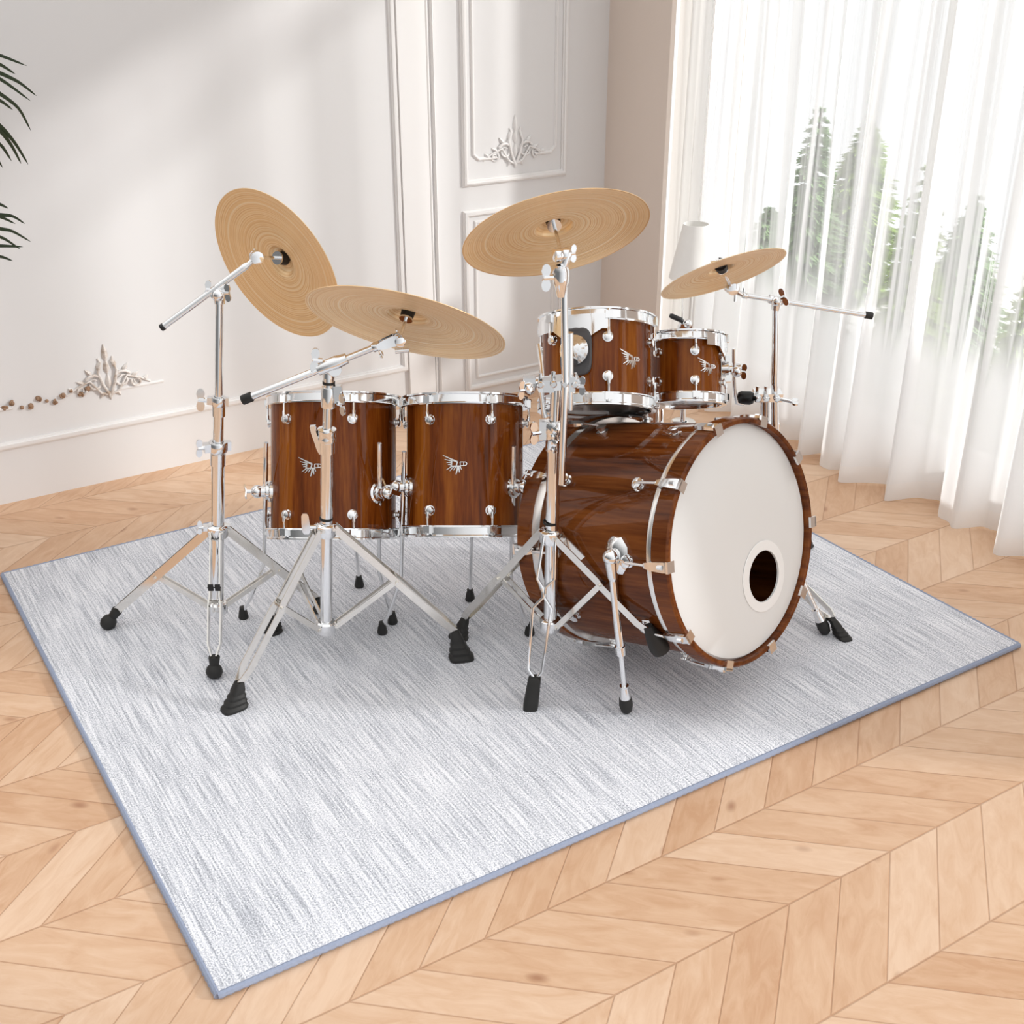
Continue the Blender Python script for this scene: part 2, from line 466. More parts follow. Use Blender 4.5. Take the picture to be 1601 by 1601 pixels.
# mouldings on the panelled wall: half-round strips mitred at the corners
def strip(m, pts, w, h, closed=False):
    """moulding with a stepped round profile on the plane v=WV; pts in (u,z)"""
    prof = [(-0.5, 0), (-0.5, 0.35), (-0.32, 0.5), (-0.25, 0.85), (0, 1), (0.25, 0.85), (0.32, 0.5), (0.5, 0.35), (0.5, 0)]
    n = len(pts); rings = []
    for i in range(n):
        p = Vector((pts[i][0], pts[i][1]))
        a = Vector(pts[i - 1]) if (closed or i > 0) else None
        b = Vector(pts[(i + 1) % n]) if (closed or i < n - 1) else None
        d0 = (p - a).normalized() if a is not None else None
        d1 = (b - p).normalized() if b is not None else None
        if d0 is None: d0 = d1
        if d1 is None: d1 = d0
        n0 = Vector((-d0.y, d0.x)); n1 = Vector((-d1.y, d1.x))
        mm = (n0 + n1).normalized(); mm = mm / max(0.3, mm.dot(n0))
        rings.append([UV(p.x + mm.x * q * w, WV - r * h, p.y + mm.y * q * w) for q, r in prof])
    return m.loft(rings, True, True, closed)
T = 2.4
m = MB(); strip(m, [(-0.6, T), (-0.6, 0.195), (1.955, 0.195), (1.955, T)], 0.026, 0.014)
struct(m.build('trim_1', 'trim'))
m = MB(); strip(m, [(0.567, 0.318), (-0.45, 0.318), (-0.45, T)], 0.012, 0.006)
strip(m, [(0.88, 0.315), (1.05, 0.315)], 0.010, 0.004)
struct(m.build('trim_2', 'trim'))
m = MB(); wbox(m, 1.968, 2.075, WV - 0.014, WV, 0, T)
struct(m.build('trim_3', 'trim'))
m = MB(); strip(m, [(2.085, 0), (2.085, T)], 0.012, 0.010); strip(m, [(2.103, 0), (2.103, T)], 0.010, 0.014)
struct(m.build('trim_4', 'trim'))
m = MB(); strip(m, [(2.226, 0.845), (2.226, T), (2.655, T), (2.655, 0.845)], 0.024, 0.016, True)
struct(m.build('trim_5', 'trim'))
m = MB(); strip(m, [(2.262, T - .1), (2.262, 0.945), (2.285, 0.925), (2.36, 0.925)], 0.012, 0.008)
strip(m, [(2.525, 0.925), (2.595, 0.925), (2.617, 0.945), (2.617, T - .1)], 0.012, 0.008)
struct(m.build('trim_6', 'trim'))
m = MB(); strip(m, [(2.226, 0.06), (2.226, 0.735), (2.655, 0.735), (2.655, 0.06)], 0.024, 0.016, True)
struct(m.build('trim_7', 'trim'))
m = MB(); strip(m, [(2.268, 0.10), (2.268, 0.70), (2.613, 0.70), (2.613, 0.10)], 0.012, 0.008, True)
struct(m.build('trim_8', 'trim'))

t = NT('worn_crest')
n_ = t.noise(t.coords(), 26, 3, 0.6)
t.set(Base_Color=t.ramp(n_, [(0.46, srgb(224, 218, 213)), (0.66, srgb(170, 148, 128))]), Roughness=0.6)
M['crest'] = t.m
# carved scroll ornaments
def scroll(m, c, pts, r0, r1):
    q = [UV(c[0] + a, WV - 0.004 - 0.004 * math.sin(i), c[1] + b) for i, (a, b) in enumerate(pts)]
    n = len(q); m.tube(q, [r0 + (r1 - r0) * i / (n - 1) for i in range(n)], 7)
def curl(cx, cz, r, a0, turns, k=14, grow=0.35):
    return [(cx + r * (1 - (1 - grow) * i / k) * math.cos(a0 + turns * 2 * math.pi * i / k), cz + r * (1 - (1 - grow) * i / k) * math.sin(a0 + turns * 2 * math.pi * i / k)) for i in range(k + 1)]
def leafpt(m, c, a, z, ang, ln, w):
    d = Vector((math.cos(ang), math.sin(ang))); n = Vector((-d.y, d.x)); rings = []
    for i, (tt, ww, hh) in enumerate(((0, .2, .4), (.3, 1, 1), (.65, .75, .8), (1, .08, .3))):
        p = Vector((a, z)) + d * ln * tt
        rings.append([UV(c[0] + p.x + n.x * w * ww * s_, WV - 0.001 - 0.008 * hh * h_, c[1] + p.y + n.y * w * ww * s_) for s_, h_ in ((-1, 0), (-.5, .7), (0, 1), (.5, .7), (1, 0))])
    m.loft(rings)
def ornament(sx, long_left):
    m = MB(); c = (2.44, 0.91) if not long_left else (0.872, 0.315)
    for sgn in (-1, 1):
        scroll(m, c, [(sgn * a, b) for a, b in curl(0.045, 0.035, 0.030, 0.5, 1.3)], 0.005, 0.003)
        scroll(m, c, [(sgn * a, b) for a, b in curl(0.09, 0.018, 0.018, 2.6, 1.2)], 0.004, 0.0025)
        scroll(m, c, [(sgn * a, b) for a, b in ((0.01, -0.01), (0.03, 0.0), (0.06, 0.045), (0.10, 0.03), (0.135, 0.008))], 0.0045, 0.003)
        scroll(m, c, [(sgn * a, b) for a, b in ((0.0, -0.02), (0.02, 0.03), (0.03, 0.07), (0.018, 0.10), (0.024, 0.115))], 0.005, 0.003)
        for a, z, an, ln in ((0.03, 0.075, 1.9, 0.035), (0.05, 0.06, 0.9, 0.03), (0.075, 0.035, 0.5, 0.03), (0.02, 0.0, -1.0, 0.025), (0.115, 0.018, 0.8, 0.02)):
            leafpt(m, c, sgn * a, z, an if sgn > 0 else math.pi - an, ln, 0.008)
    for z, ln in ((0.10, 0.06), (0.06, 0.05), (0.01, 0.05)):
        leafpt(m, c, 0, z, math.pi / 2, ln, 0.011)
    leafpt(m, c, 0, -0.0, -math.pi / 2, 0.03, 0.009)
    return m
o = ornament(1, False).build('wall_ornament', 'trim')
tag(o, 'white carved scroll ornament inside the tall wall panel near the corner', 'wall ornament', 'carved wall ornaments')
root = thing('wall_ornament', 'brown tinged carved scroll ornament low on the wall at far left', 'wall ornament', UV(0.872, WV, 0.315), group='carved wall ornaments')
ornament(1, True).build('scroll_crest', 'crest', root)
m = MB()
rr = random.Random(3)
for i in range(11):
    a = -0.33 + i * 0.026
    z = 0.003 + 0.012 * math.sin(i * 1.9) + (0.012 if i > 7 else 0)
    m.ball(UV(0.872 + a, WV - 0.004, 0.318 + z), 0.0055 + 0.003 * rr.random(), 8)
    if i % 3 != 2:
        scroll(m, (0.872, 0.318), curl(a, z, 0.010, i * 1.3, 0.9, 8), 0.0035, 0.002)
m.build('bead_garland', 'gilt', root)['label'] = 'brown bead garland running left along the molding'
# ------------------------------------------------------------------ window, curtains, outdoors
root = thing('window_1', 'tall white framed window behind the sheer curtains', 'window', UV(3.175, 2.55, 0.10))
del root['label'], root['category']; root['kind'] = 'structure'
m = MB()
for v in (1.66, 2.58, 3.50): wbox(m, 3.15, 3.20, v - 0.025, v + 0.025, 0.10, 2.24)
for z in (0.13, 2.2): wbox(m, 3.152, 3.198, 1.64, 3.52, z - 0.03, z + 0.03)
m.build('window_frame', 'white_metal', root)
for v0, v1 in ((1.685, 2.555), (2.605, 3.475)):
    m = MB(); m.add([UV(3.175, v0, 0.16), UV(3.175, v1, 0.16), UV(3.175, v1, 2.17), UV(3.175, v0, 2.17)], [(0, 1, 2, 3)])
    m.build('window_pane', 'glass', root)

def curtain(name, v0, v1, mat, label, lam, amp, seed, u0=3.0, hem=True, flare=1.0):
    rr = random.Random(seed)
    root = thing(name, label, 'curtain', UV(u0, (v0 + v1) / 2, 0.0), group='sheer curtains' if hem else None)
    nv = int(abs(v1 - v0) / 0.006); zs = [0.006, 0.05, 0.1, 0.2, 0.35, 0.55, 0.8, 1.1, 1.5, 1.9, 2.3]
    ph = [rr.uniform(0, 6.28) for _ in range(6)]
    def pt(v, z):
        tt = 1 - min(1, z / 1.6)
        w1 = math.sin(2 * math.pi * v / lam + ph[0] + 0.9 * math.sin(2 * math.pi * v / 0.61 + ph[1]))
        w2 = math.sin(2 * math.pi * v / (lam * 0.43) + ph[2] + 0.5 * math.sin(3 * z + ph[3]))
        w3 = math.sin(2 * math.pi * v / 0.83 + ph[4])
        u = u0 + amp * ((0.75 + 0.45 * tt * flare) * w1 + 0.28 * w2 + 0.5 * tt * w3)
        vv = v + 0.012 * tt * math.sin(2 * math.pi * v / (lam * 1.3) + ph[5])
        return UV(u, vv, z)
    def sheet(zz):
        m = MB(); vs = []; fs = []
        for z in zz:
            for i in range(nv + 1): vs.append(pt(v0 + (v1 - v0) * i / nv, z))
        for j in range(len(zz) - 1):
            for i in range(nv):
                a = j * (nv + 1) + i; fs.append((a, a + 1, a + nv + 2, a + nv + 1))
        return m.add(vs, fs)
    if hem:
        sheet([0.006, 0.03, 0.065]).build('hem', 'hem', root, angle=180)
        sheet([0.065] + zs[2:]).build('cloth', mat, root, angle=180)
    else:
        sheet(zs).build('cloth', mat, root, angle=180)
    return root
curtain('cream_curtain', 3.62, 3.42, 'cream', 'cream opaque curtain gathered beside the beige wall corner', 0.055, 0.016, 5, 2.955, False)
curtain('sheer_curtain', 3.44, 2.64, 'sheer', 'white sheer curtain panel nearer the beige wall corner, behind the small cymbal', 0.155, 0.042, 11, 3.0)
curtain('sheer_curtain', 2.61, 1.36, 'sheer', 'white sheer curtain panel at the right edge, hem falling over the parquet', 0.20, 0.050, 23, 2.985)

# added unseen window; its filtering panes let weakened sun onto rug and floor
t = NT('sun_filter_glass')
tl = t.node('ShaderNodeBsdfTranslucent'); tl.inputs[0].default_value = (0.85, 0.86, 0.87, 1)
tp = t.node('ShaderNodeBsdfTransparent')
m1 = t.node('ShaderNodeMixShader'); m1.inputs[0].default_value = 0.62
t.l.new(tp.outputs[0], m1.inputs[1]); t.l.new(tl.outputs[0], m1.inputs[2]); t.l.new(m1.outputs[0], t.n['Material Output'].inputs[0])
M['sun_filter'] = t.m
root = thing('added_sun_window', 'x', 'window', UV(2.92, 0.21, 0))
del root['label'], root['category']; root['kind'] = 'structure'
m = MB()
for v in (-0.88, 0.60): wbox(m, 2.87, 2.94, v - 0.02, v + 0.02, 0.0, HEAD)
for z in (0.02, HEAD - 0.02): wbox(m, 2.87, 2.94, -0.90, 0.62, z - 0.02, z + 0.02)
m.build('window_frame', 'white_metal', root)
m = MB(); m.add([UV(2.9, -0.86, 0.04), UV(2.9, 0.58, 0.04), UV(2.9, 0.58, HEAD - .04), UV(2.9, -0.86, HEAD - .04)], [(0, 1, 2, 3)]); m.build('window_pane', 'sun_filter', root)

# conifers outside
def conifer(p, h, w, mat, label, seed):
    rr = random.Random(seed)
    root = thing('conifer', label, 'tree', p, group='conifers outside the window')
    m = MB(); m.tube([p, p + Z * h * 0.98], [0.05, 0.008], 8); m.build('trunk', 'bark', root)
    m = MB(); k = 0
    z = h * 0.06
    while z < h:
        rad = w * (1 - z / h) ** 0.85 + 0.03
        for _ in range(int(7 + 20 * rad / w)):
            a = rr.uniform(0, 6.283); d = Vector((math.cos(a), math.sin(a), -0.35 + rr.uniform(-.15, .2)))
            L = rad * rr.uniform(0.7, 1.1); q0 = p + Z * z
            side = Vector((-math.sin(a), math.cos(a), 0))
            for s_ in range(5):
                t0 = s_ / 5; q = q0 + d * L * t0; wl_ = 0.12 * (1.1 - t0) * min(1, rad / 0.22)
                for sg in (-1, 1):
                    tip = q + d * 0.12 * min(1, rad / 0.22) + side * sg * wl_ + Z * rr.uniform(-.02, .02)
                    m.add([q, q + d * 0.06 * min(1, rad / 0.22), tip, q - Z * 0.02 + side * sg * wl_ * .5], [(0, 1, 2, 3)])
        z += h * 0.028
    m.build('foliage', mat, root, angle=180)
ZG = -1.6
m = MB(); wbox(m, 3.6, 16, -6, 8, ZG - 0.1, ZG)
struct(m.build('outdoor_terrace', 'terrace'))  # pale terrace ground outside the window, not a moulding
for px, uu, top, mat, lab, sd in (
        (1285, 6.2, 160, 'needles_a', 'grey green conifer outside, nearest the far end of the window', 1),
        (1362, 9.0, 175, 'needles_b', 'olive green conifer outside, seen through the middle of the curtains', 2),
        (1455, 5.2, 250, 'needles_b', 'lower olive conifer outside, right of the boom arm', 3),
        (1530, 7.0, 300, 'needles_a', 'short grey green conifer outside, behind the right curtain panel', 4),
        (1620, 4.6, 420, 'needles_b', 'olive conifer outside at the right picture edge', 5),
        (1205, 7.4, 320, 'needles_a', 'small grey green conifer outside, just right of the small cymbal', 6)):
    q = PU(px, top, uu)
    conifer(Vector((q.x, q.y, ZG)), q.z - ZG, 0.42 * uu / 6, mat, lab, sd)

# ------------------------------------------------------------------ rug
R0, R1, S0, S1 = 0.380, 2.540, 1.580, 3.375
root = thing('area_rug', 'large pale grey streaked rug with blue grey bound edge under the drum kit', 'rug', UV((R0 + R1) / 2, (S0 + S1) / 2, 0))
def rect_ring(d, z): return [UV(R0 + d, S0 + d, z), UV(R1 - d, S0 + d, z), UV(R1 - d, S1 - d, z), UV(R0 + d, S1 - d, z)]
m = MB(); m.loft([rect_ring(0.004, 0.001), rect_ring(0.004, RUG_Z - 0.002), rect_ring(0.008, RUG_Z)])
# keep the pile in world coordinates so its streaks follow the room axes
pile = m.build('pile', 'rug', root)
pile.data.transform(FR[root.name]); pile.matrix_parent_inverse = FR[root.name].inverted()
m = MB()
cs = [(R0, S0), (R1, S0), (R1, S1), (R0, S1)]
for i in range(4):
    a, b = Vector(cs[i]), Vector(cs[(i + 1) % 4])
    n = int((b - a).length / 0.0075)
    pts = [UV(*(a + (b - a) * k / n), 0.0085) for k in range(n + 1)]
    m.tube(pts, [0.0068 + (0.0007 if k % 2 else -0.0006) for k in range(n + 1)], 8)
m.build('binding', 'binding', root)

# ------------------------------------------------------------------ palm standing just outside the left edge
pp = UV(-0.02, 3.42, 0)
root = thing('potted_palm', 'dark green palm with drooping fronds reaching in at the left edge', 'plant', pp)
m = MB(); m.lathe([(0.0, 0.0), (0.13, 0.0), (0.15, 0.03), (0.19, 0.30), (0.20, 0.32), (0.185, 0.32), (0.17, 0.28), (0.0, 0.28)], pp, (0, 0, 1), 32); m.build('pot', 'terracotta', root)
m = MB(); m.lathe([(0.0, 0.285), (0.175, 0.282)], pp, (0, 0, 1), 24); m.build('soil', 'soil', root)
YP = 3.12
def leaf_blade(m, pts, w):
    q = [P(a, b, YP + 0.02 * i) for i, (a, b) in enumerate(pts)]
    # smooth the three/four point path
    path = []
    for i in range(len(q) - 1):
        for k in range(4): path.append(q[i].lerp(q[i + 1], k / 4))
    path.append(q[-1])
    for _ in range(2):
        path = [path[0]] + [(path[i - 1] + path[i] * 2 + path[i + 1]) / 4 for i in range(1, len(path) - 1)] + [path[-1]]
    n = len(path); rings = []
    for i, p in enumerate(path):
        d = (path[min(i + 1, n - 1)] - path[max(i - 1, 0)]).normalized()
        a = d.cross(Vector((0, 1, 0))).normalized(); b = a.cross(d)
        ww = w * (0.35 + 0.65 * math.sin(math.pi * min(1, 0.25 + 0.75 * i / (n - 1)))) if i < n - 1 else w * 0.05
        rings.append([p + a * ww / 2, p + b * w * 0.12, p - a * ww / 2, p - b * w * 0.03])
    m.loft(rings)
fronds = [
    ([(-170, 560), (-150, 330), (-110, 170), (-60, 100), (-30, 84)],
     [[(-60, 80), (-10, 82), (42, 103)], [(-50, 78), (0, 100), (24, 116)], [(-55, 92), (0, 114), (30, 128), (57, 150)], [(-50, 100), (0, 122), (48, 158)], [(-50, 118), (0, 146), (30, 168), (48, 204)], [(-60, 130), (0, 156), (20, 172)]], 0.011),
    ([(-160, 580), (-140, 400), (-100, 260), (-55, 180), (-28, 170)],
     [[(-60, 150), (0, 195), (25, 225), (44, 257)], [(-70, 160), (0, 202), (20, 230), (33, 256)], [(-70, 185), (0, 222), (18, 252)], [(-70, 220), (-10, 240), (4, 262)]], 0.012),
    ([(-165, 600), (-150, 460), (-115, 360), (-70, 325), (-35, 330)],
     [[(-50, 300), (0, 319), (13, 326)], [(-60, 330), (0, 336), (20, 337), (39, 350)], [(-60, 322), (0, 338), (24, 350)], [(-60, 345), (0, 358), (18, 360), (48, 378)], [(-60, 360), (0, 368), (32, 390)], [(-60, 385), (0, 384), (36, 386)], [(-60, 395), (0, 400), (20, 408)]], 0.011)]
for rach, leaves, w in fronds:
    q = [pp + Z * 0.28] + [P(a, b, YP) for a, b in rach]
    m = MB(); m.tube(q, [0.012, 0.010, 0.008, 0.006, 0.004, 0.003], 8); st_ = m.build('frond', 'stem', root)
    m = MB()
    for lf in leaves:
        # every leaflet grows from the rachis
        near = min(rach[2:], key=lambda c: (c[0] - lf[0][0]) ** 2 + (c[1] - lf[0][1]) ** 2)
        leaf_blade(m, [near] + lf, w)
    for k in range(10):
        a0 = rach[1 + k % 3]; leaf_blade(m, [a0, (a0[0] - 40 - 6 * k, a0[1] - 20 + 12 * k), (a0[0] - 110 - 4 * k, a0[1] + 40 + 16 * k)], w)
    m.build('leaflets', 'leaf', st_)

# ------------------------------------------------------------------ lamp by the curtains
lb = UV(2.72, 3.26, 0)
lb = G(1068, 662, 0.0)
root = thing('floor_lamp', 'slim white lamp with tapered white shade by the curtains, behind the small cymbal', 'lamp', lb)
m = MB(); m.lathe([(0, 0), (0.045, 0), (0.046, 0.008), (0.012, 0.016), (0.0, 0.018)], lb, (0, 0, 1), 28); m.build('base', 'white_metal', root)
m = MB(); m.rod(lb + Z * 0.015, lb + Z * 0.70, 0.006); m.build('pole', 'white_metal', root)
sh = P(1068, 350, lb.y); zt = sh.z
m = MB(); m.lathe([(0.085, zt - 0.19), (0.045, zt), (0.043, zt), (0.083, zt - 0.19)], Vector((lb.x, lb.y, 0)), (0, 0, 1), 36, close=True)
m.lathe([(0.006, zt - 0.06), (0.048, zt - 0.055), (0.048, zt - 0.05), (0.006, zt - 0.05)], Vector((lb.x, lb.y, 0)), (0, 0, 1), 16, close=True)
m.build('lamp_shade', 'lamp_shade', root)


# ================================================================== drums
def lug_mesh(post=0.013, rk=0.0115):
    """round turret lug: local, sits at radius 0 along +X"""
    return [(0.0, -0.001), (rk * 1.08, -0.001), (rk * 1.08, 0.003), (rk * 0.62, 0.0045), (rk * 0.62, post * 0.62), (rk * 0.95, post * 0.72), (rk * 0.98, post), (rk * 0.6, post + 0.0022), (0.0, post + 0.0022)]

BADGE = [((800, 890), (100, 560), 110, 36), ((560, 850), (190, 755), 80, 30), ((560, 905), (290, 912), 80, 26), ((530, 985), (350, 1012), 90, 26),
         ((560, 1070), (275, 1255), 80, 30), ((620, 1110), (440, 1305), 70, 30), ((720, 1110), (610, 1280), 70, 26), ((830, 1090), (735, 1465), 110, 50),
         ((860, 1090), (895, 1370), 90, 44), ((920, 1060), (990, 1245), 70, 26), ((800, 880), (750, 1060), 70, 70), ((540, 820), (500, 1090), 90, 90),
         ((540, 1085), (940, 1080), 70, 80)]
def badge(R, phi, z0, root, scale=1.0, sz=0.0000510):
    """winged metal emblem following the shell's curve; local drum coordinates"""
    m = MB()
    def pt(a, b, h):
        ang = phi + (a - 750) * sz * scale / R; rr_ = R + h
        return Vector((math.sin(ang) * rr_, -math.cos(ang) * rr_, z0 - (b - 1000) * sz * scale))
    for (x0, y0), (x1, y1), w0, w1 in BADGE:
        d = Vector((x1 - x0, y1 - y0)).normalized(); n = Vector((-d.y, d.x))
        rings = []
        for tt in (0, .5, 1):
            c = Vector((x0, y0)).lerp(Vector((x1, y1)), tt); w = (w0 + (w1 - w0) * tt) / 2 * 1.35
            rings.append([pt(c.x + n.x * w, c.y + n.y * w, -0.0005), pt(c.x + n.x * w * .6, c.y + n.y * w * .6, 0.0028), pt(c.x - n.x * w * .6, c.y - n.y * w * .6, 0.0028), pt(c.x - n.x * w, c.y - n.y * w, -0.0005)])
        m.loft(rings)
    loop = [(920, 885), (1130, 885)] + [(1140 + 95 * math.sin(k * math.pi / 8), 965 - 80 * math.cos(k * math.pi / 8)) for k in range(1, 8)] + [(1130, 1050), (930, 1060)]
    m.tube([pt(a, b, 0.001) for a, b in loop], 0.0019 * scale, 6)
    m.tube([pt(925, 885, 0.001), pt(935, 1060, 0.001)], 0.0016 * scale, 6)
    m.tube([pt(1085, 890, 0.001), pt(1085, 1050, 0.001)], 0.0014 * scale, 6)
    return m.build('badge', 'satin_chrome', root, True)

def hoop(R, z0, up, lugs, top_w=0.010, hh=0.022):
    """die-cast hoop ring round z0 reaching up*hh beyond, with ears at the lug angles"""
    m = MB()
    prof = [(R - 0.001, 0), (R + 0.013, 0), (R + 0.014, 0.003), (R + 0.0115, 0.005), (R + 0.0105, hh - 0.006), (R + 0.0135, hh - 0.004), (R + 0.0135, hh), (R + 0.001, hh), (R - 0.001, hh - 0.004)]
    m.lathe([(r, z0 + up * h) for r, h in prof], n=72, close=True)
    for a in lugs:
        e = Vector((math.sin(a), -math.cos(a), 0)); s_ = Vector((math.cos(a), math.sin(a), 0))
        m.box(e * (R + 0.015) + Z * (z0 + up * hh * 0.36), e * 0.006, s_ * 0.009, Z * hh * 0.32)
        m.lathe([(0, 0), (0.0052, 0), (0.0052, 0.006), (0, 0.007)], e * (R + 0.0165) + Z * (z0 + up * hh * 0.6), Z * up, 8)
    return m

def tom(name, label, cpx, cpy, Y, c, R, H, phis, lug_up, lug_dn, badge_at=None, mat='walnut', imgdir=(0, -1), hoop_h=0.022, rod_r=0.0028, lugk=1.0, bscale=1.0, lugs_on=True, group='drums of the kit'):
    O = P(cpx, cpy, Y)
    up = face_cam(cpx, cpy, imgdir[0], imgdir[1], c)
    d = ray(cpx, cpy).normalized()
    y = (d - up * d.dot(up)).normalized(); x = y.cross(up)
    root = thing(name, label, 'drum', O, axes(x, y, up))
    h = H / 2
    m = MB(); m.lathe([(R, -h), (R, h), (R - 0.005, h), (R - 0.005, -h)], n=96, close=True); shell = m.build('shell', mat, root, True)
    hoop(R, h - 0.004, 1, phis, hh=hoop_h).build('top_hoop', 'chrome', root, True)
    hoop(R, -h + 0.004, -1, phis, hh=hoop_h).build('bottom_hoop', 'chrome', root, True)
    m = MB(); m.lathe([(0, h + hoop_h * 0.55), (R - 0.006, h + hoop_h * 0.55), (R, h + hoop_h * 0.3), (R + 0.002, h)], n=72); m.build('top_head', 'drumhead', root, True)
    m = MB(); m.lathe([(0, -h - hoop_h * 0.55), (R - 0.006, -h - hoop_h * 0.55), (R, -h - hoop_h * 0.3), (R + 0.002, -h)], n=72); m.build('bottom_head', 'clear_head', root, True)
    def lugset(zl, hz, sgn):
        first = None
        for a in phis:
            if first is None:
                m = MB(); m.lathe([(r * lugk, q * lugk) for r, q in lug_mesh()], Vector((0, -R, zl)), Vector((0, -1, 0)), 18)
                first = m.build('lug', 'chrome', root, True, rotz=a)
                m = MB(); q = Vector((0, -(R + 0.0150), 0))
                m.tube([q + Z * (zl + sgn * 0.004), q + Z * (zl + sgn * (abs(hz - zl) * 0.38)), q + Z * (zl + sgn * (abs(hz - zl) * 0.42)), q + Z * hz], [rod_r * 1.5, rod_r * 1.5, rod_r, rod_r], 10)
                m.build('tension_rod', 'chrome', first, True)
            else: dup(first, root, rotz=a)
    if lugs_on:
        lugset(lug_up, h - 0.004 + hoop_h * 0.4, 1)
        lugset(lug_dn, -h + 0.004 - hoop_h * 0.4, -1)
    if badge_at: badge(R, badge_at[0], badge_at[1], root, bscale)
    return root, O, (x, y, up), R

D2R = math.radians
def on_shell(fr, R, phi, z, out=0.0):
    O, (x, y, up) = fr
    return O + (x * math.sin(phi) - y * math.cos(phi)) * (R + out) + up * z

# --- floor toms
Y1, Y2 = 2.84, 2.80
R1t, H1 = 0.158, 0.314
ph1 = [D2R(-44 + 60 * k) for k in range(6)]
t1, O1, A1, _ = tom('floor_tom', 'walnut floor tom on the left, with a chrome cymbal stand pole in front', 522, 731, Y1, -0.035, R1t, H1, ph1, 0.114, -0.120, (D2R(-20), -0.003), hoop_h=0.028)
R2t, H2 = 0.146, 0.300
ph2 = [D2R(-34 + 58 * k) for k in range(6)]
t2, O2, A2, _ = tom('floor_tom', 'walnut floor tom in the middle, next to the bass drum', 727, 730, Y2, -0.04, R2t, H2, ph2, 0.109, -0.110, (D2R(-8), 0.0), hoop_h=0.028)

def tom_leg(root, fr, R, phi, zb, top_px, knee_px, foot_px, yoff):
    """floor tom leg: bracket on the shell, straight upper rod, bent lower rod, rubber foot"""
    b = on_shell(fr, R, phi, zb); e = (b - on_shell(fr, R, phi, zb, -0.05)).normalized()
    br = MB()
    br.lathe([(0, -0.004), (0.027, -0.004), (0.027, 0.005), (0.022, 0.008), (0.021, 0.014), (0.015, 0.016), (0.014, 0.028), (0.0, 0.030)], b, e, 22)
    hub = b + e * 0.034
    br.ball(hub, 0.0165)
    s_ = e.cross(Z).normalized()
    br.rod(hub, hub + e * 0.028, 0.005, 8)
    br.bar([hub + e * 0.03 + s_ * 0.016 + Z * 0.010, hub + e * 0.027, hub + e * 0.03 - s_ * 0.016 - Z * 0.010], 0.011, 0.004, Z)
    bo = br.build('leg_bracket', 'chrome', root)
    foot = G(*foot_px, RUG_Z)
    yt = hub.y
    # the rod passes through the bracket's eye
    pt = P(top_px[0], top_px[1], yt); pk = P(knee_px[0], knee_px[1], (yt + foot.y) / 2)
    m = MB()
    m.tube([pt, pt.lerp(pk, 0.16), pt.lerp(pk, 0.165), pt.lerp(pk, 0.72), pt.lerp(pk, 0.73), pk, foot.lerp(pk, 0.42), foot + Z * 0.02], [0.0055, 0.0055, 0.0062, 0.0062, 0.0050, 0.0050, 0.0050, 0.0050], 12)
    lo = m.build('leg', 'chrome', root)
    m = MB(); m.lathe([(0, 0), (0.0125, 0), (0.0138, 0.004), (0.011, 0.020), (0.0085, 0.028), (0.0085, 0.034), (0, 0.035)], foot, Z, 18); m.build('rubber_foot', 'rubber', lo)
f1 = (O1, A1); f2 = (O2, A2)
tom_leg(t1, f1, R1t, D2R(-82), -0.062, (416, 692), (413, 880), (381, 966), 0)
tom_leg(t1, f1, R1t, D2R(42), -0.066, (593, 693), (593, 895), (614, 974), 0)
tom_leg(t1, f1, R1t, D2R(170), -0.10, (548, 690), (556, 850), (562, 917), 0)
tom_leg(t2, f2, R2t, D2R(-72), -0.050, (632, 706), (627, 905), (598, 990), 0)
tom_leg(t2, f2, R2t, D2R(52), -0.054, (803, 697), (799, 905), (828, 992), 0)
tom_leg(t2, f2, R2t, D2R(172), -0.10, (742, 690), (737, 850), (735, 938), 0)

# --- rack toms
pr = [D2R(11 + 60 * k) for k in range(6)]
t3, O3, A3, R3t = tom('rack_tom', 'larger walnut rack tom with grey mount pad, clamped to the middle stand', 933, 571, 2.86, -0.165, 0.133, 0.180, pr, 0.046, -0.048, (D2R(38), -0.004), hoop_h=0.030, imgdir=(0.0, -1), lugk=1.0)
pr4 = [D2R(14 + 60 * k) for k in range(6)]
t4, O4, A4, R4t = tom('rack_tom', 'smaller walnut rack tom at right, beside the tall boom stand', 1072, 579, 3.01, -0.14, 0.092, 0.139, pr4, 0.037, -0.037, (D2R(38), -0.002), hoop_h=0.026, lugk=0.95, bscale=0.95)

# rim mount on the large rack tom
f3 = (O3, A3)
m = MB()
for sgn in (-1, 1):
    pass
ph_m = D2R(-20)
rings = []
for k in range(13):
    a = D2R(-72 + 84 * k / 12)
    drop = 0.020 + 0.045 * max(0, 1 - abs(a - ph_m) / D2R(24))
    o_ = lambda rr_, zz: on_shell(f3, R3t, a, zz, rr_)
    rings.append([o_(0.012, 0.098), o_(0.017, 0.098), o_(0.017, 0.083 - drop), o_(0.012, 0.083 - drop)])
m.loft(rings)
m.build('rim_mount', 'chrome', t3)
m = MB()
sect = []
n_ = 24
for rr_, sc_ in ((0.002, 1.0), (0.017, 1.0), (0.020, 0.9)):
    ring = []
    for k in range(n_):
        a = 2 * math.pi * k / n_
        cx_ = math.copysign(abs(math.cos(a)) ** 0.5, math.cos(a)) * 0.036 * sc_; cz_ = math.copysign(abs(math.sin(a)) ** 0.5, math.sin(a)) * 0.056 * sc_
        ring.append(on_shell(f3, R3t, ph_m + cx_ / R3t, 0.010 + cz_, rr_))
    sect.append(ring)
m.loft(sect)
m.build('mount_pad', 'grey_pad', t3)
m = MB()
pb = on_shell(f3, R3t, ph_m, 0.012, 0.019); pe = (pb - on_shell(f3, R3t, ph_m, 0.012, -0.05)).normalized()
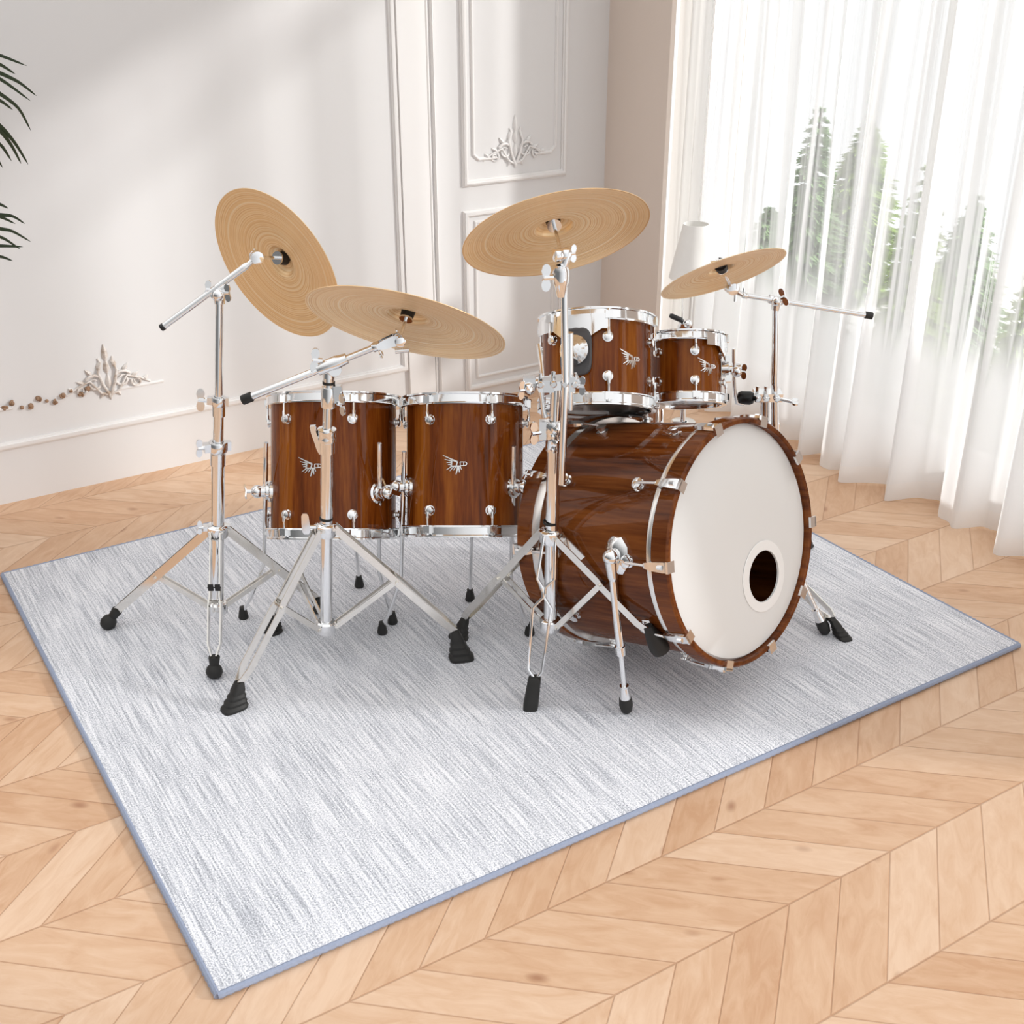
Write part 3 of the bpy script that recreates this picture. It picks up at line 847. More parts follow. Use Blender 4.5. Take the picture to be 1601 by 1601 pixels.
m.lathe([(0, 0), (0.036, 0), (0.036, 0.006), (0.030, 0.008), (0.030, 0.013), (0.022, 0.015), (0.021, 0.024), (0.012, 0.026), (0.011, 0.045), (0, 0.046)], pb, pe, 28)
m.build('mount_bracket', 'chrome', t3)
MOUNT3 = pb + pe * 0.045
# rim mount on the small rack tom, right side
f4 = (O4, A4)
m = MB(); rings = []
for k in range(9):
    a = D2R(30 + 90 * k / 8)
    drop = 0.018 + 0.05 * max(0, 1 - abs(a - D2R(82)) / D2R(30))
    o_ = lambda rr_, zz: on_shell(f4, R4t, a, zz, rr_)
    rings.append([o_(0.012, 0.082), o_(0.016, 0.082), o_(0.016, 0.070 - drop), o_(0.012, 0.070 - drop)])
m.loft(rings)
m.build('rim_mount', 'chrome', t4)
m = MB()
pb4 = on_shell(f4, R4t, D2R(84), 0.0, 0.016); pe4 = (pb4 - on_shell(f4, R4t, D2R(84), 0.0, -0.05)).normalized()
m.lathe([(0, -0.014), (0.020, -0.014), (0.020, 0.004), (0.014, 0.006), (0.012, 0.022), (0.016, 0.024), (0.016, 0.034), (0, 0.036)], pb4, pe4, 22)
m.box(pb4 + pe4 * 0.002, pe4 * 0.006, A4[2] * 0.034, pe4.cross(A4[2]) * 0.010)
m.build('mount_bracket', 'chrome', t4)
MOUNT4 = pb4 + pe4 * 0.030

# --- snare drum behind the bass drum, on its own stand
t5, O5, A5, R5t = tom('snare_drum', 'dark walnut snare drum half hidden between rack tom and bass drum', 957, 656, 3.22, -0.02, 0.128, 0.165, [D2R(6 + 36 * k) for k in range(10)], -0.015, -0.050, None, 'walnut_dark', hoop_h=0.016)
# snare stand
sb = Vector((O5.x, O5.y, 0))
root = thing('snare_stand', 'low chrome snare stand hidden behind the bass drum, under the snare', 'stand', sb)
m = MB(); bot = O5 - A5[2] * 0.115
m.rod(sb + Z * 0.09, bot - Z * 0.01, 0.010); m.build('pole', 'chrome', root)
for k in range(3):
    a = 0.6 + k * 2.094
    m = MB(); e = Vector((math.cos(a), math.sin(a), 0)); m.rod(sb + Z * 0.16, sb + e * 0.16 + Z * 0.034, 0.006)
    lo = m.build('leg', 'chrome', root)
    m = MB(); m.lathe([(0, 0), (0.012, 0), (0.012, 0.016), (0.007, 0.026), (0, 0.027)], sb + e * 0.16 + Z * RUG_Z, Z, 14); m.build('rubber_foot', 'rubber', lo)
    m = MB(); e2 = (A5[0] * math.cos(a) + A5[1] * math.sin(a))
    m.tube([bot, bot + e2 * 0.10, bot + e2 * 0.150 + A5[2] * 0.02], 0.005, 8); m.build('basket_arm', 'chrome', root)

# --- bass drum
BN = face_cam(1156, 848, 1.0, 0.10, 0.565)
RB, RH, LB = 0.272, 0.288, 0.43
BPX = (1157, 848)
best = None
for i in range(400):
    y = 2.2 + i * 0.002
    cz = P(BPX[0], BPX[1], y).z
    low = cz - (LB + 0.005) * BN.z - RH * math.sqrt(1 - BN.z ** 2)
    if best is None or abs(low - RUG_Z - 0.010) < best[0]: best = (abs(low - RUG_Z - 0.010), y)
BY = best[1]
BO = P(BPX[0], BPX[1], BY)
bx = Z.cross(BN).normalized(); by = BN.cross(bx)      # by is up the head
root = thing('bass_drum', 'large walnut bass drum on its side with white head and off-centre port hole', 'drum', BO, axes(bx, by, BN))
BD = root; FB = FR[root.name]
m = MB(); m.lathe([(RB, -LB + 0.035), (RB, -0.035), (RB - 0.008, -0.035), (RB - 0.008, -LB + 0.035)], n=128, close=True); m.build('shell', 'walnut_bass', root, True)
def wood_hoop(z0, z1):
    m = MB(); b_ = 0.004
    m.lathe([(RH - 0.012, z0), (RH - b_, z0), (RH, z0 + b_), (RH, z1 - b_), (RH - b_, z1), (RH - 0.012, z1), (RH - 0.014, z1 - 0.002), (RH - 0.014, z0 + 0.002)], n=128, close=True); return m
wood_hoop(-0.034, 0.014).build('front_hoop', 'walnut_bass', root, True)
wood_hoop(-LB - 0.012, -LB + 0.036).build('back_hoop', 'walnut_bass', root, True)
for z0, nm, wd_ in ((-0.040, 'front_flesh_ring', 0.006), (-LB + 0.048, 'back_flesh_ring', 0.013)):
    m = MB(); m.lathe([(RB, z0 - wd_), (RH - 0.004, z0 - wd_), (RH - 0.003, z0), (RH - 0.004, z0 + wd_), (RB, z0 + wd_)], n=128, close=True); m.build(nm, 'satin_chrome', root, True)
# heads; the front one has a port hole
FBi = FB.inverted()
def head_hit(px, py, zl=0.0):
    a = FBi @ C0; d = FBi.to_3x3() @ ray(px, py); t_ = (zl - a.z) / d.z; return a + d * t_
hc = head_hit(1196, 901, 0.004); rin, rout = 0.062, 0.086
e1h = head_hit(1196, 861); e2h = head_hit(1196, 941)
rin = (e1h - e2h).length / 2
rout = rin * 1.40
m = MB(); n = 96; RHd = RH - 0.014
inner = []; outer = []
for k in range(n):
    a = 2 * math.pi * k / n; e = Vector((math.cos(a), math.sin(a), 0))
    inner.append(Vector((hc.x, hc.y, 0)) + e * (rin + 0.001))
    # ray from hole centre out to the head circle
    b_ = hc.x * e.x + hc.y * e.y; cc = hc.x ** 2 + hc.y ** 2 - RHd ** 2
    outer.append(Vector((hc.x, hc.y, 0)) + e * (-b_ + math.sqrt(b_ * b_ - cc)))
m.loft([[p.lerp(q, 1) - Z * 0.006 for p, q in zip(inner, outer)], [p.lerp(q, 0.96) for p, q in zip(inner, outer)], [p.lerp(q, 0.5) + Z * 0.001 for p, q in zip(inner, outer)], inner, [p - Z * 0.001 for p in inner], [p.lerp(q, 0.96) - Z * 0.0015 for p, q in zip(inner, outer)]], False, False)
m.build('front_head', 'drumhead', root, True)
m = MB(); m.lathe([(rin, 0.0004), (rin + 0.001, 0.0022), (rout - 0.001, 0.0022), (rout, 0.0010)], Vector((hc.x, hc.y, 0.0)), Z, 64); m.lathe([(rin, 0.002), (rin, -0.003)], Vector((hc.x, hc.y, 0.0)), Z, 64)
m.build('port_ring', 'white_ring', root, True)
m = MB(); m.lathe([(0, -LB - 0.004), (RHd, -LB - 0.004), (RHd, -LB - 0.012)], n=96); m.build('back_head', 'drumhead', root, True)
# claws, lugs and rods
def claw(front):
    m = MB(); s_ = 1 if front else -1
    zf = 0.014 if front else -LB - 0.012
    e = Vector((0, 1, 0)); x_ = Vector((1, 0, 0))
    m.box(Vector((0, RH - 0.005, zf + s_ * 0.003)), x_ * 0.013, e * 0.012, Z * 0.003)
    m.loft([[Vector((-w, RH + 0.001, zf + s_ * z)), Vector((w, RH + 0.001, zf + s_ * z)), Vector((w * .9, RH + h_, zf + s_ * z)), Vector((-w * .9, RH + h_, zf + s_ * z))] for z, w, h_ in ((0.006, .013, .005), (-0.01, .013, .008), (-0.045, .010, .010), (-0.06, .006, .008))])
    m.lathe([(0, 0), (0.0055, 0), (0.0055, 0.012), (0, 0.012)], Vector((0, RH + 0.008, zf - s_ * 0.02)), Z * s_, 8)
    return m
CL_PH = [D2R(9 + 36 * k) for k in range(10)]
cF = rF = None
for k, a in enumerate(CL_PH):
    if cF is None:
        cF = claw(True).build('claw', 'chrome', root, True, rotz=a)
        m = MB(); m.rod(Vector((0, RB + 0.022, -0.045)), Vector((0, RB + 0.018, -0.100)), 0.0035); m.build('tension_rod', 'chrome', cF, True)
        m = MB(); m.lathe(lug_mesh(0.016, 0.014), Vector((0, RB, -0.105)), Vector((0, 1, 0)), 18); rF = m.build('lug', 'chrome', root, True, rotz=a)
        cB = claw(False).build('claw', 'chrome', root, True, rotz=a)
        m = MB(); m.rod(Vector((0, RB + 0.022, -LB + 0.045)), Vector((0, RB + 0.018, -LB + 0.100)), 0.0035); m.build('tension_rod', 'chrome', cB, True)
        m = MB(); m.lathe(lug_mesh(0.016, 0.014), Vector((0, RB, -LB + 0.105)), Vector((0, 1, 0)), 18); rB = m.build('lug', 'chrome', root, True, rotz=a)
    else:
        for q in (cF, rF, cB, rB): dup(q, root, rotz=a)
# spurs
def shell_hit(px, py):
    a = FBi @ C0; d = FBi.to_3x3() @ ray(px, py)
    A = d.x ** 2 + d.y ** 2; B = 2 * (a.x * d.x + a.y * d.y); Cc = a.x ** 2 + a.y ** 2 - RB ** 2
    t_ = (-B - math.sqrt(B * B - 4 * A * Cc)) / (2 * A); return FB @ (a + d * t_)
def spur(bpt, e, foot):
    m = MB()
    up_ = (BN.cross(e)).normalized()
    def oct_(w, h_, off): return [bpt + e * off + BN * (w * cx__) + up_ * (h_ * cz__) for cx__, cz__ in ((-.5, 1), (.5, 1), (1, .5), (1, -.5), (.5, -1), (-.5, -1), (-1, -.5), (-1, .5))]
    m.loft([oct_(0.031, 0.042, -0.012), oct_(0.031, 0.042, 0.004), oct_(0.026, 0.036, 0.009), oct_(0.016, 0.024, 0.014)])
    k0 = bpt + e * 0.024
    m.ball(k0, 0.019); dn = (foot - k0).normalized()
    m.tube([k0, k0 + dn * 0.05, k0 + dn * 0.062], [0.017, 0.0125, 0.0085], 16)
    sp_ = m.build('spur', 'chrome', BD)
    L = (foot - k0).length
    m = MB(); m.tube([k0 + dn * 0.05, k0 + dn * L * 0.60, k0 + dn * L * 0.605, k0 + dn * (L - 0.06)], [0.0095, 0.0095, 0.0065, 0.0065], 14)
    m.lathe([(0, 0), (0.012, 0), (0.012, 0.022), (0.008, 0.024)], k0 + dn * L * 0.56, dn, 16)
    m.lathe([(0, 0), (0.011, 0), (0.011, 0.004), (0.009, 0.006), (0.014, 0.036), (0, 0.036)], k0 + dn * (L - 0.075), dn, 16)
    m.build('spur_rod', 'chrome', sp_)
    m = MB(); m.lathe([(0, 0), (0.015, 0.0), (0.0165, 0.02), (0.013, 0.036), (0.006, 0.042), (0, 0.043)], k0 + dn * (L - 0.040), dn, 18); m.build('rubber_foot', 'rubber', sp_)
b1 = shell_hit(966, 868)
loc = FBi @ b1; e1_ = (FB.to_3x3() @ Vector((loc.x, loc.y, 0))).normalized()
def clear_foot(bp, e, px, py):
    while py < 1160:
        f_ = G(px, py, RUG_Z + 0.004); k_ = bp + e * 0.024; ok = True
        for i in range(21):
            q = FBi @ k_.lerp(f_, i / 20)
            if -LB < q.z < 0.02 and math.hypot(q.x, q.y) < RB + 0.012: ok = False
        if ok: return f_
        py += 3
    return f_
SPF = clear_foot(b1, e1_, 980, 1056)
spur(b1, e1_, SPF)
e2_ = e1_ - bx * 2 * e1_.dot(bx)
loc2 = Vector((-loc.x, loc.y, loc.z)); b2 = FB @ loc2
spur(b2, (FB.to_3x3() @ Vector((loc2.x, loc2.y, 0))).normalized(), G(1292, 990, RUG_Z + 0.004))


# ================================================================== cymbals
def cymbal(label, cpx, cpy, Y, apx, c, mdir, name='cymbal'):
    O = P(cpx, cpy, Y)
    zc = (O - C0).dot(Vector((0, math.cos(PITCH), -math.sin(PITCH))))
    R = apx * zc / F_PX
    nrm = face_cam(cpx, cpy, mdir[0], mdir[1], c)      # visible underside normal
    x, y, z = frame_from(-nrm)
    prof = []
    hb = 0.085 * R; rb = 0.20 * R
    top = [(0.006, 0)] + [(rb * math.sin(q * math.pi / 2 / 6), -hb * (1 - math.cos(q * math.pi / 2 / 6)) * 1.0) for q in range(1, 7)]
    top += [(rb * 1.10, -hb - 0.0015)] + [(rb * 1.1 + (R - rb * 1.1) * q / 14, -hb - 0.0015 - 0.085 * R * (q / 14) ** 1.25) for q in range(1, 15)]
    bot = [(r_, z_ - 0.0014) for r_, z_ in top][::-1]
    zoff = hb + 0.045 * R
    m = MB(); m.lathe([(r_, z_ + zoff) for r_, z_ in top + bot], n=128, close=True)
    o = m.build(name, 'bronze', angle=60)
    o.matrix_world = Matrix.Translation(O) @ axes(x, y, z).to_4x4(); FR[o.name] = o.matrix_world.copy()
    tag(o, label, 'cymbal', 'cymbals of the drum kit')
    return O, nrm, R, O - nrm * (zoff - 0.002)         # last: the bell hole
ci1 = cymbal('steeply tilted bronze cymbal at far left, on the leftmost boom stand', 436, 411, 2.80, 128, 0.557, (-0.82, 0.57))
ci2 = cymbal('wide bronze cymbal above the floor toms, overlapping the steep one', 636, 500, 2.62, 159, 0.276, (-0.22, 0.975))
ci3 = cymbal('bronze cymbal raised highest in the middle, above the larger rack tom', 868, 361, 2.62, 149, 0.403, (0.21, 0.98))
ci4 = cymbal('small bronze splash cymbal at right, in front of the white curtains', 1129, 424, 2.86, 101, 0.217, (0.30, 0.954))

# ================================================================== stands
def wing(m, p, axis, up_, s_=1.0):
    axis = axis.normalized(); w = axis.cross(up_).normalized(); up_ = w.cross(axis)
    m.rod(p, p + axis * 0.018 * s_, 0.005 * s_, 8)
    for sg in (-1, 1):
        m.loft([[p + axis * a * s_ + up_ * sg * b * s_ + w * q * s_ for a, q in ((0.014 - wd, -.0022), (0.014 + wd, -.0022), (0.014 + wd, .0022), (0.014 - wd, .0022))] for b, wd in ((0.002, .005), (0.012, .008), (0.020, .006), (0.023, .002))])
def collar(root, p, axis, r, h, side, name='memory_lock', wing_len=1.0, lug=True):
    m = MB(); axis = axis.normalized()
    m.lathe([(r * 0.8, -h / 2), (r * 1.25, -h / 2), (r * 1.35, -h / 2 + 0.003), (r * 1.35, h / 2 - 0.003), (r * 1.25, h / 2), (r * 0.8, h / 2)], p, axis, 20)
    side = (side - axis * side.dot(axis)).normalized()
    m.box(p + side * r * 1.5, side * r * 0.55, axis * h * 0.40, axis.cross(side) * r * 0.6)
    wing(m, p + side * r * 1.9, side, axis, wing_len)
    m.box(p - side * r * 1.5, side * r * 0.3, axis * h * 0.45, axis.cross(side) * r * 0.45)
    return m.build(name, 'chrome', root)

def wedge_foot(root, top, foot, outdir, s_=1.0):
    """big moulded rubber shoe: narrow neck on the leg end, broad ribbed base on the rug"""
    m = MB(); out = Vector((outdir.x, outdir.y, 0)).normalized(); sd = out.cross(Z)
    H = top.z - RUG_Z; rings = []
    N = 11
    for i in range(N):
        tt = i / (N - 1)
        c = top.lerp(Vector((foot.x, foot.y, RUG_Z)), tt)
        c.z = top.z - H * tt
        a = (0.011 + 0.024 * tt ** 1.2) * s_ ; b = (0.011 + 0.013 * tt ** 0.9) * s_
        if i in (4, 6, 8): a *= 0.87; b *= 0.87
        if i == N - 1: a *= 0.9; b *= 0.9
        ring = []
        for k in range(16):
            q = 2 * math.pi * k / 16
            ring.append(c + out * a * math.copysign(abs(math.cos(q)) ** 0.6, math.cos(q)) + sd * b * math.copysign(abs(math.sin(q)) ** 0.6, math.sin(q)))
        rings.append(ring)
    m.loft(rings); return m.build('rubber_foot', 'rubber', root, angle=30)
def ball_foot(root, top, foot, s_=1.0):
    d = Vector((foot.x, foot.y, RUG_Z)) - top; L = d.length; d.normalize()
    m = MB(); m.lathe([(0, 0), (0.0135, 0), (0.014, 0.004), (0.0115, L * 0.38), (0.0185, L * 0.52), (0.021, L * 0.72), (0.017, L * 0.9), (0.009, L * 0.985), (0, L * 0.985)], top, d, 20)
    return m.build('rubber_foot', 'rubber', root)

def leg(root, hub, top_off, footpt, ftop, sep, w=0.020, t_=0.003, kink=0.55, foot='ball', spread=None, fs=1.0):
    """tripod leg of two parallel flat bars from the hub to the rubber foot"""
    d = (ftop - hub); flat = Vector((d.x, d.y, 0)).normalized(); sd = flat.cross(Z)
    st = hub + flat * top_off
    m = MB()
    wd = d.normalized().cross(sd)
    s0 = sep * 0.55 if spread is None else spread
    for sg in (-1, 1):
        pts = [st + sd * sg * s0 / 2, st.lerp(ftop, 0.08) + sd * sg * s0 / 2, st.lerp(ftop, kink - 0.04) + sd * sg * s0 / 2, st.lerp(ftop, kink + 0.03) + sd * sg * sep / 2, st.lerp(ftop, 0.90) + sd * sg * sep / 2, ftop + sd * sg * 0.006]
        m.bar(pts, w, t_, wd)
    m.rod(st - sd * sep * 0.6, st + sd * sep * 0.6, 0.0045, 8)
    q = st.lerp(ftop, kink); m.rod(q - sd * sep * 0.62, q + sd * sep * 0.62, 0.004, 8)
    lo = m.build('leg', 'warm_chrome', root)
    if foot == 'ball': ball_foot(lo, ftop, footpt, fs)
    else: wedge_foot(lo, ftop, footpt, flat, fs)
    return st, sd, st.lerp(ftop, kink)
def brace(root, a, b, sd, sep, w=0.014):
    m = MB(); wd = (b - a).normalized().cross(sd)
    for sg in (-1, 1): m.bar([a + sd * sg * sep / 2, b + sd * sg * sep / 2], w, 0.0028, wd)
    m.rod(a - sd * sep * .7, a + sd * sep * .7, 0.004, 8); m.rod(b - sd * sep * .7, b + sd * sep * .7, 0.004, 8)
    return m.build('leg_brace', 'warm_chrome', root)
def hubpiece(root, p, axis, r, name='leg_hub'):
    m = MB(); m.lathe([(r * 0.9, -0.018), (r * 1.5, -0.018), (r * 1.6, -0.014), (r * 1.6, 0.010), (r * 1.35, 0.014), (r * 0.9, 0.015)], p, axis, 22)
    return m.build(name, 'chrome', root)
def pole(root, pts_r, name):
    m = MB(); pts = []; rs = []
    for p, r_ in pts_r: pts.append(p); rs.append(r_)
    m.tube(pts, rs, 18); return m.build(name, 'chrome', root)
def tilter(root, p, bell, nrm, barrel_axis, r=0.015, felt=True):
    """toothed tilter at p, threaded stem to the cymbal bell with felt, washer and wing nut above"""
    m = MB(); ba = barrel_axis.normalized()
    m.lathe([(0, -0.016), (r, -0.016), (r * 1.08, -0.012), (r * 1.08, -0.002), (r * 0.98, 0), (r * 1.08, 0.002), (r * 1.08, 0.012), (r, 0.016), (r * .5, 0.018), (0, 0.018)], p, ba, 22)
    wing(m, p - ba * 0.016, -ba, Z, 0.8)
    m.build('tilter', 'chrome', root)
    m = MB(); d = (bell - p); L = d.length; d.normalize()
    m.tube([p, p + d * L * 0.5, bell - d * 0.0, bell + d * 0.034], [0.0042, 0.0042, 0.0036, 0.0036], 10)
    m.build('stem', 'chrome', root)
    m = MB(); m.lathe([(0, -0.030), (0.0155, -0.030), (0.0155, -0.026), (0.006, -0.025)], bell + d * 0.0, d, 18); m.build('washer', 'chrome', root)
    m = MB(); m.lathe([(0.004, -0.025), (0.0145, -0.025), (0.0165, -0.002), (0.004, -0.002)], bell, d, 18); m.build('felt', 'rubber', root)
    m = MB(); m.lathe([(0.004, 0.003), (0.012, 0.003), (0.012, 0.012), (0.004, 0.012)], bell, d, 18); m.build('felt', 'rubber', root)
    m = MB(); wing(m, bell + d * 0.012, d, Vector((1, 0, 0)), 0.8); m.build('wing_nut', 'chrome', root)

# --- stand at far left
Ys = 2.72
b0 = P(339, 958, Ys)
root = thing('boom_cymbal_stand', 'chrome boom stand standing leftmost, holding the steeply tilted cymbal', 'cymbal stand', Vector((b0.x, b0.y, RUG_Z)))
S1 = root
pole(root, [(P(340, 952, Ys), 0.0165), (P(341, 698, Ys), 0.0160)], 'lower_tube')
pole(root, [(P(341, 700, Ys), 0.0128), (P(342, 628, Ys), 0.0122)], 'middle_tube')
pole(root, [(P(342, 632, Ys), 0.0095), (P(343, 462, Ys), 0.0090)], 'upper_tube')
ax = (P(342, 628, Ys) - P(340, 952, Ys)).normalized()
collar(root, P(341, 698, Ys), ax, 0.017, 0.026, Vector((-0.9, -0.5, 0)))
m = MB(); m.lathe([(0.0165, -0.030), (0.0185, -0.030), (0.0185, 0.0), (0.0165, 0.0)], P(341, 709, Ys), ax, 20); m.build('sleeve', 'chrome', root)
m = MB(); m.lathe([(0.0125, -0.026), (0.0155, -0.026), (0.0155, 0.0), (0.0125, 0.0)], P(342, 634, Ys), ax, 20); m.build('sleeve', 'chrome', root)
collar(root, P(342, 627, Ys), ax, 0.013, 0.022, Vector((-1, -0.1, 0)), wing_len=1.25)
hub = P(340, 828, Ys); col_ = P(340, 948, Ys)
hubpiece(root, hub, ax, 0.017); collar(root, P(340, 824, Ys), ax, 0.017, 0.014, Vector((-1, -0.3, 0)), wing_len=0.8)
hubpiece(root, col_, ax, 0.016, 'base_collar')
for ft, fp in ((G(163, 982), (184, 953)), (G(335, 1060), (335, 1026)), (G(503, 958), (494, 936))):
    top = P(fp[0], fp[1], ft.y + 0.01)
    st, sd, mid = leg(root, hub, 0.020, ft, top, 0.030, 0.021, 0.0032, 0.56, 'ball', 0.024)
    fl = (mid - hub); fl = Vector((fl.x, fl.y, 0)).normalized()
    brace(root, mid, col_ + fl * 0.022, sd, 0.012, 0.013)
m = MB(); q = P(336.5, 915, 2.625)
for dx in (-0.0085, 0.0085): m.box(q + Vector((dx, -0.012, 0)), Vector((0.0065, 0, 0)), Vector((0, 0.002, 0)), Z * 0.0085)
m.box(q + Vector((0, -0.0115, 0)), Vector((0.017, 0, 0)), Vector((0, 0.0012, 0)), Z * 0.0012)
m.build('leg_emblem', 'black_paint', root)['label'] = 'small black two-square emblem on the front leg'
pv = P(343, 455, Ys)
dirb = (P(390, 412, Ys + 0.01) - P(252, 513, Ys - 0.03)).normalized()
e0 = P(252, 513, Ys - 0.03); e1p = P(385, 416, Ys + 0.01)
m = MB(); m.tube([e0, e1p], 0.0078, 14); m.build('boom_arm', 'chrome', root)
m = MB(); m.lathe([(0.0078, 0), (0.0086, 0.001), (0.0086, 0.008), (0.0078, 0.009)], e0, dirb, 14); m.lathe([(0, -0.001), (0.0074, -0.001), (0.0074, 0.001)], e0, dirb, 14); m.build('end_cap', 'plastic', root)
m = MB(); m.lathe([(0.008, -0.022), (0.0125, -0.022), (0.0135, -0.015), (0.0135, 0.015), (0.0125, 0.022), (0.008, 0.022)], pv, dirb, 18)
m.ball(pv + Vector((0, -0.012, -0.006)), 0.0145); m.lathe([(0.009, 0), (0.0125, 0), (0.0135, 0.022), (0.010, 0.03)], P(343, 474, Ys), ax, 16)
wing(m, pv + Vector((0.010, -0.012, 0)), Vector((1, -0.3, 0)), Z, 0.9); wing(m, pv + Vector((-0.012, -0.006, 0.004)), Vector((-1, -0.2, 0.2)), Z, 0.9)
m.build('boom_clamp', 'chrome', root)
tp = P(401, 402, Ys + 0.015)
m = MB(); m.tube([e1p - dirb * 0.01, e1p, e1p + dirb * 0.008, tp], [0.0086, 0.0086, 0.006, 0.008], 12); m.build('boom_neck', 'chrome', root)
tilter(root, tp, ci1[3], ci1[1], Vector((0.35, -0.93, 0.1)), 0.0145)

# --- stand in front of the left floor tom
Ys = 2.565
b0 = P(510, 990, Ys)
root = thing('boom_cymbal_stand', 'chrome boom stand in front of the left floor tom, holding the wide cymbal', 'cymbal stand', Vector((b0.x, b0.y, RUG_Z)))
pole(root, [(P(510, 988, Ys), 0.0148), (P(511, 690, Ys), 0.0145)], 'lower_tube')
pole(root, [(P(511, 690, Ys), 0.0112), (P(514, 606, Ys), 0.0108)], 'middle_tube')
ax = (P(513, 620, Ys) - P(510, 988, Ys)).normalized()
# quick-lock clamp with lever
m = MB(); pc = P(511, 686, Ys)
m.lathe([(0.0145, -0.034), (0.0185, -0.034), (0.0185, -0.006), (0.0215, -0.004), (0.022, 0.004), (0.0205, 0.012), (0.022, 0.018), (0.0215, 0.024), (0.0112, 0.026)], pc, ax, 24)
m.build('quick_lock', 'chrome', root)
m = MB(); lx = Vector((-1, -0.35, 0)).normalized()
m.loft([[pc + lx * a + Z * b + Vector((0, -1, 0)) * q for q in (-.006, .006)] + [pc + lx * (a - 0.012) + Z * b + Vector((0, -1, 0)) * q for q in (.006, -.006)] for a, b in ((0.036, 0.036), (0.034, 0.020), (0.028, -0.004), (0.024, -0.022), (0.019, -0.034))])
m.build('lock_lever', 'chrome', root)
# upper clamp sleeve
ps = P(514, 622, Ys)
m = MB(); m.lathe([(0.011, -0.022), (0.0165, -0.022), (0.0175, -0.016), (0.0175, 0.020), (0.016, 0.026), (0.011, 0.027)], ps, ax, 22)
m.box(ps + Vector((0.023, -0.006, 0.012)), Vector((0.009, 0, 0)), Vector((0, 0.008, 0)), Z * 0.020)
m.build('tube_clamp', 'chrome', root)
m = MB(); wing(m, ps + Vector((0.022, -0.012, -0.008)), Vector((0.7, -0.7, 0)), Z, 1.1); m.build('wing_screw', 'chrome', root)
pole(root, [(P(514, 612, Ys), 0.0130), (P(514, 580, Ys), 0.0130)], 'upper_tube')
m = MB(); m.lathe([(0.0125, 0), (0.0142, 0), (0.0142, 0.006), (0.0125, 0.006)], P(514, 600, Ys), ax, 20); m.lathe([(0.0142, 0), (0.0160, 0), (0.0160, 0.006), (0.0142, 0.006)], P(510, 812, Ys), ax, 20); m.build('rubber_ring', 'rubber', root)
hub = P(510, 826, Ys); col_ = P(510, 978, Ys)
hubpiece(root, hub, ax, 0.0155); hubpiece(root, col_, ax, 0.0150, 'base_collar')
m = MB(); q = P(478, 818, Ys - 0.01)
m.rod(hub + Z * 0.004, P(484, 824, Ys - 0.01), 0.005, 8)
m.loft([[q + Vector((a, 0, 0)) * w + Z * b + Vector((0, c_, 0)) for a, c_ in ((-1, -.003), (1, -.003), (1, .003), (-1, .003))] for b, w in ((0.026, .005), (0.02, .0085), (0.0, .0095), (-0.022, .009), (-0.028, .005))])
m.build('wing_screw', 'chrome', root)
sds = []
for ft, fp, kk in ((G(366, 1108), (374, 1066), 0.5), (G(722, 1030), (711, 985), 0.5), (G(424, 986), (430, 962), 0.5)):
    top = P(fp[0], fp[1], ft.y + 0.012)
    st, sd, mid = leg(root, hub + Z * 0.004, 0.018, ft, top, 0.034, 0.017, 0.003, kk, 'wedge', 0.020)
    fl = (mid - hub); fl = Vector((fl.x, fl.y, 0)).normalized()
    brace(root, mid, col_ + fl * 0.024, sd, 0.018, 0.013)
e0 = P(386, 623, Ys - 0.02); e1p = P(590, 541, Ys + 0.0)
dirb = (e1p - e0).normalized()
m = MB(); m.tube([e0, e0.lerp(e1p, 0.64), e0.lerp(e1p, 0.645), e1p], [0.0082, 0.0082, 0.0072, 0.0072], 16); m.build('boom_arm', 'chrome', root)
m = MB(); m.tube([e0 - dirb * 0.012, e0 - dirb * 0.010, e0 + dirb * 0.012, e0 + dirb * 0.013], [0.0102, 0.0112, 0.0112, 0.010], 18); m.build('end_cap', 'rubber', root)
pv = P(517, 569, Ys - 0.005)
m = MB(); q = e0.lerp(e1p, 0.655)
m.lathe([(0.0082, -0.036), (0.0125, -0.034), (0.0145, -0.022), (0.0155, 0.012), (0.0135, 0.022), (0.0120, 0.036), (0.0072, 0.037)], q, dirb, 20)
m.lathe([(0, -0.016), (0.015, -0.016), (0.017, -0.010), (0.017, 0.010), (0.015, 0.016), (0, 0.016)], P(522, 576, Ys), Vector((0.25, -0.95, 0.1)), 20)
m.lathe([(0, 0), (0.014, 0), (0.0128, 0.03), (0, 0.03)], P(514, 590, Ys), ax, 18)
m.build('boom_clamp', 'chrome', root)
m = MB(); wing(m, P(504, 564, Ys - 0.01), Vector((-0.9, -0.2, 0.15)), Z, 1.2); m.build('wing_screw', 'chrome', root)
# two-jaw tilter head
tp = P(617, 531, Ys + 0.012)
m = MB(); m.tube([e1p - dirb * 0.012, e1p - dirb * 0.01, e1p + dirb * 0.004, e1p + dirb * 0.006], [0.009, 0.0105, 0.0105, 0.009], 14)
sd_ = dirb.cross(Vector((0, 1, 0))).normalized()
for yy in (-0.010, 0.010):
    m.loft([[p_ + sd_ * w_ + Vector((0, yy - .002, 0)) , p_ - sd_ * w_ + Vector((0, yy - .002, 0)), p_ - sd_ * w_ + Vector((0, yy + .002, 0)), p_ + sd_ * w_ + Vector((0, yy + .002, 0))] for p_, w_ in ((e1p, .006), (e1p.lerp(tp, 0.4), .010), (tp, .012), (tp + dirb * 0.012, .008))])
wing(m, e1p + sd_ * -0.012, -sd_, Vector((0, 1, 0)), 0.7)
m.build('tilter_fork', 'chrome', root)
tilter(root, P(624, 532, Ys + 0.012), ci2[3], ci2[1], Vector((0.3, -0.95, 0)), 0.011)
